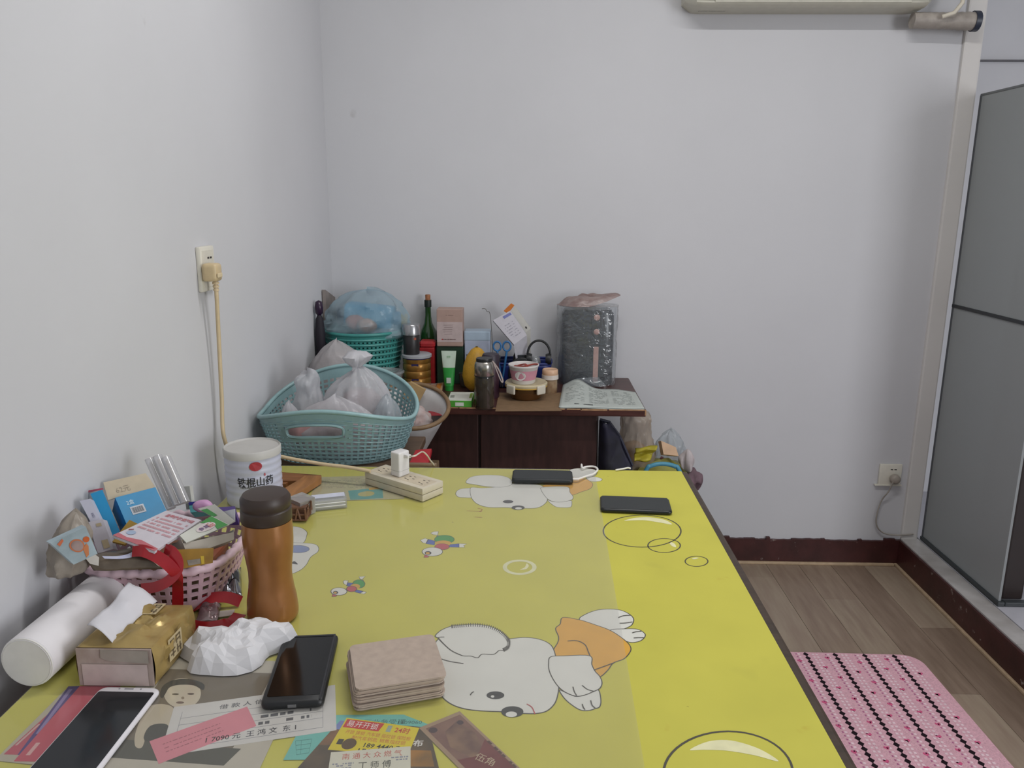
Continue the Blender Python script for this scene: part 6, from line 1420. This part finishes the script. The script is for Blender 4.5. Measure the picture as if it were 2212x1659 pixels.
sbox('medicine_box', 'narrow white carton standing beside the clear sleeves', 'box', s, mat('bfbfba', r=.5, n=.03))
s = S4([(1600, 578), (1745, 562), (1760, 660), (1620, 680)], (1.315, 1.315, 1.30, 1.30), .02)
t = sbox('ointment_box', 'cyan carton with a navy lid at the tin side of the basket', 'box', s, mat('5aa8ac', r=.5)); part(s.patch(0, 0, 1, .28, .0008), 'navy_lid', mat('2a2a86'), t)
c = ty(*Z4([(1745, 612)])[0], 1.285)
solo(lump(c, .015, .013, .011, 1, 20), 'pink_pouch', mat('c495bd', r=.5, n=.08), 'small pink pouch beside the cyan carton', 'pouch', smooth=60)
s = S4([(1890, 625), (2062, 615), (2062, 670), (1940, 665)], (1.30, 1.30, 1.285, 1.285), .03)
sbox('ointment_box', 'purple carton tucked behind the open green carton', 'box', s, mat('4b3878', r=.5, n=.05))
# white leaflet card with red text, gold card
s = S4([(842, 966), (1012, 750), (1115, 800), (960, 965)], (1.135, 1.175, 1.170, 1.130), .004)
sbox('gold_card', 'gold card tucked under the white leaflet', 'card', s, mat('9a7a2a', r=.4, n=.1), 'card')
s = S4([(1375, 660), (1728, 752), (1262, 1066), (846, 972)], (1.205, 1.190, 1.075, 1.105), .004)
t = sbox('leaflet_card', 'white card with red printed lines on top of the basket heap', 'card', s, mat('c9c3ca', r=.6, n=.03), 'card')
part(s.text('温馨提示请扫码', .55, .12, .75, .09, .0006, bold=.02), 'red_title', mat('bf7078'), t)
part(s.lines([.25, .34, .43, .52, .61], .10, .92, .045, .0006, seed=12, gap=.2), 'red_text', mat('cc9aa1'), t, kind='stuff')
part(s.poly([(0, .90), (.25, .93), (.55, .88), (1, .93), (1, 1), (0, 1)], .0007), 'red_border', mat('b9666e'), t); part(s.ell(.18, .80, .09, .06, .0007), 'small_picture', mat('9fb0c8'), t); part(s.poly([(.05, .74), (.12, .70), (.13, .72), (.06, .77)], .0008), 'small_picture', mat('8d3a44'), t)
# open green and white carton
s = S4([(1512, 905), (1830, 712), (2005, 800), (1580, 968)], (1.125, 1.190, 1.185, 1.115), .002)
t = sbox('open_carton', 'open white and green carton lying at the flask side of the basket', 'carton', s, mat('c3c4ba', r=.5, n=.03), 'lid_panel')
part(s.poly([(.62, .0), (.98, .0), (.98, .98), (.72, .98), (.80, .5)], .0006), 'green_corner', mat('3c8a3e'), t); part(s.ell(.60, .48, .24, .30, .0008), 'white_oval', mat('d0c4c4'), t); part(s.text('参茸', .55, .48, .26, .28, .0010, bold=.02), 'dark_print', mat('5a3c6a'), t); part(s.lines((.35, .5, .62), .66, .80, .08, .0010, seed=3, gap=.1), 'red_print', mat('c06058'), t, kind='stuff')
s2 = S4([(1520, 925), (2052, 832), (2056, 948), (1602, 1100)], (1.118, 1.175, 1.165, 1.105), .045)
KB = mat('a8a195', r=.6, n=.05); dpt = .045        # open tray: front, ends, back and floor, hollow inside
def tq(u, v, k): return s2.at(u, v, -dpt * k)
for nm, q4, off in (('tray_side', [tq(0, .34, 0), tq(1, .34, 0), tq(1, 1, 0), tq(0, 1, 0)], -s2.n * .0012), ('tray_side', [tq(0, 0, 1), tq(1, 0, 1), tq(1, 1, 1), tq(0, 1, 1)], s2.n * .0012)): part(G().prism(q4, off), nm, KB, t)
for u_, du in ((0, .006), (1, -.006)): part(G().prism([tq(u_, .1, 0), tq(u_, .1, 1), tq(u_, 1, 1), tq(u_, 1, 0)], tq(u_ + du, .5, 0) - tq(u_, .5, 0)), 'tray_end', KB, t)
part(G().prism([tq(0, 1, 0), tq(1, 1, 0), tq(1, 1, 1), tq(0, 1, 1)], tq(.5, .98, 0) - tq(.5, 1, 0)), 'tray_floor', KB, t)
s3 = S4([(1690, 640), (1860, 595), (2060, 760), (1990, 800)], (1.205, 1.215, 1.20, 1.19), .0012); part(s3.geo(), 'raised_flap', mat('bcbcb4', r=.5), t); part(s3.patch(.02, .1, .4, .5, .0006), 'green_print', mat('4a9050'), t)
s4 = S4([(1940, 668), (2062, 642), (2062, 770), (2010, 790)], (1.215, 1.215, 1.205, 1.20), .0012); part(s4.geo(), 'raised_flap', mat('c3c5cc', r=.5), t)
# silver sachet and yellow packet at the front of the basket
s = S4([(545, 1110), (1040, 1035), (1345, 1240), (665, 1275)], (1.085, 1.110, 1.092, 1.072), .006)
t = thing('foil_sachet', 'brownish silver sachet lying along the basket rim', 'sachet', (s.c[2] + s.c[3]) / 2)
def sach(u, v): p = s.at(u, v, 0); return p + s.n * (.008 * math.sin(math.pi * v) + .004 * nz(p, 50, 1))
part(G().grid(sach, 24, 10), 'foil', mat('8f8373', r=.3, met=.4, n=.35, ns=18, col2='5c5044'), t, smooth=40, sol=.002)
part(G().grid(lambda u, v: s.at(.28 + .66 * u, .42 + .16 * v + .14 * math.sin(math.pi * u) - .16 * u, .014), 12, 2), 'blue_white_edge', mat('a9aed0', r=.4, n=.2, ns=40, col2='c9c9d2'), t)
part(s.poly([(-.01, .05), (.18, .0), (.22, .45), (.10, .95), (.0, .8)], .012), 'white_corner', mat('b9b4ac', r=.45, n=.1), t)
s = S4([(1480, 1050), (1850, 1032), (1842, 1180), (1545, 1235)], (1.100, 1.120, 1.112, 1.095), .008)
t = sbox('snack_packet', 'mustard yellow packet under the open carton', 'packet', s, mat('9c7524', r=.4, n=.25, ns=22), 'pouch'); part(s.patch(.62, .45, .72, .95, .0006), 'yellow_strip', mat('c2a32c'), t); part(s.patch(.2, .6, .6, .9, .0006), 'grey_print', mat('8d8478', n=.3), t)
# red ribbon
RB = mat('a81a26', r=.28, n=.06, sp=.6)
t = thing('red_ribbon', 'shiny red ribbon looped over the pink basket and across the table', 'ribbon', tz(400, 1320, T0))
def rib(pts, w_, nrm, m=RB): part(G().ribbon(catmull(pts, 14, False), w_, nrm), 'ribbon_loop', m, t, sol=.0007)
yr = 1.088
rib([ty(286, 1190, 1.088), ty(310, 1190, 1.080), ty(340, 1203, 1.078), ty(366, 1222, 1.076), ty(382, 1245, 1.078), ty(384, 1275, 1.090), V((ty(380, 1300, 1.10).x, 1.098, T0 + .003))], .018, (0, -1, .5))
rib([ty(356, 1186, 1.096), ty(372, 1192, 1.088), ty(384, 1212, 1.082), ty(382, 1235, 1.078), ty(362, 1256, 1.078), ty(335, 1268, 1.082), ty(305, 1272, 1.088)], .016, (0, -1, .4))
zr2 = T0 + .012
rib([tz(412, 1312, T0 + .004), tz(430, 1303, zr2), tz(456, 1292, zr2 + .006), tz(490, 1290, zr2 + .004), tz(520, 1300, T0 + .006)], .018, (0, -.75, .65))
rib([tz(408, 1352, T0 + .010), tz(440, 1358, T0 + .011), tz(475, 1354, T0 + .012), tz(500, 1344, T0 + .012), tz(518, 1326, T0 + .011)], .021, (0, -.8, .6))
# foil snack wrappers beside the flask
def wrapper(name, label, px, z_, seed, m, amp=.012, extra=None):
    c4 = [tz(a_, b_, T0 + .006) for a_, b_ in px]
    def fn(u, v):
        p = (c4[0] * (1 - u) + c4[1] * u) * (1 - v) + (c4[3] * (1 - u) + c4[2] * u) * v
        e = min(u, 1 - u, v, 1 - v) * 4; e = min(1, e)
        return V((p.x, p.y, T0 + .002 + z_ * math.sin(math.pi * u) ** .6 * math.sin(math.pi * v) ** .6 + amp * abs(nz(p, 60, seed)) * (.3 + .7 * e)))
    t = thing(name, label, 'wrapper', sum(c4, V()) / 4 - V((0, 0, .006))); part(G().grid(fn, 20, 16), 'foil', m, t, smooth=25, sol=.0008); return t, fn
t, fn = wrapper('foil_wrapper', 'crumpled silver and black foil wrapper beside the flask', [(468, 1240), (520, 1222), (522, 1284), (478, 1290)], .020, 2, mat('b5b6be', r=.18, met=.85, n=.4, ns=30, col2='2a2c30'), .024)
part(G().grid(lambda u, v: fn(.25 + .65 * u, .35 + .45 * v) + V((0, 0, .0012)), 8, 6), 'black_panel', mat('24272b', r=.25, n=.1), t, smooth=40)
t, fn = wrapper('foil_wrapper', 'pinkish silver wrapper lying inside the red ribbon', [(432, 1308), (478, 1302), (470, 1338), (420, 1346)], .012, 6, mat('a9989a', r=.22, met=.6, n=.35, ns=26, col2='6a4648'), .014)
s = pslab([(466, 1326), (508, 1322), (503, 1334), (462, 1340)], T0 - ZT + .002, .0012)
solo(s.geo(), 'paper_strip', mat('b9b0a8', r=.6), 'short pale paper strip inside the red ribbon loop', 'paper')
# ------------------------------------------------------------------ prints and marks belong to the part they sit on
MARK = ('print', 'text', 'title', 'letter', 'character', 'label', 'patch', 'mark', 'spot', 'ring', 'swoosh', 'drawing', 'barcode', 'seal_', 'emblem', 'oval', 'stripe', 'dots', 'hearts', 'handwriting', 'ruled', 'headline', 'worn', 'slot', 'screw_base', 'stem', 'fold', 'zip', 'strip', 'band', 'picture', 'glint', 'rim', 'seam', 'notes', 'writing', 'eye', 'nose', 'banner', 'numeral', 'scene', 'field', 'corner', 'edge', 'dot')
for o in list(bpy.data.objects):
    if o.parent is not None or o.type != 'EMPTY' or 'category' not in o: continue
    kids = [k for k in bpy.data.objects if k.parent == o and k.type == 'MESH']
    if len(kids) < 3: continue
    main = kids[0]
    for k in kids[1:]:
        nm = k.name.split('.')[0]
        if any(w_ in nm for w_ in MARK) and not nm.startswith(('rope_rim', 'handle', 'case_rim', 'picture_pack')):
            k.parent = main
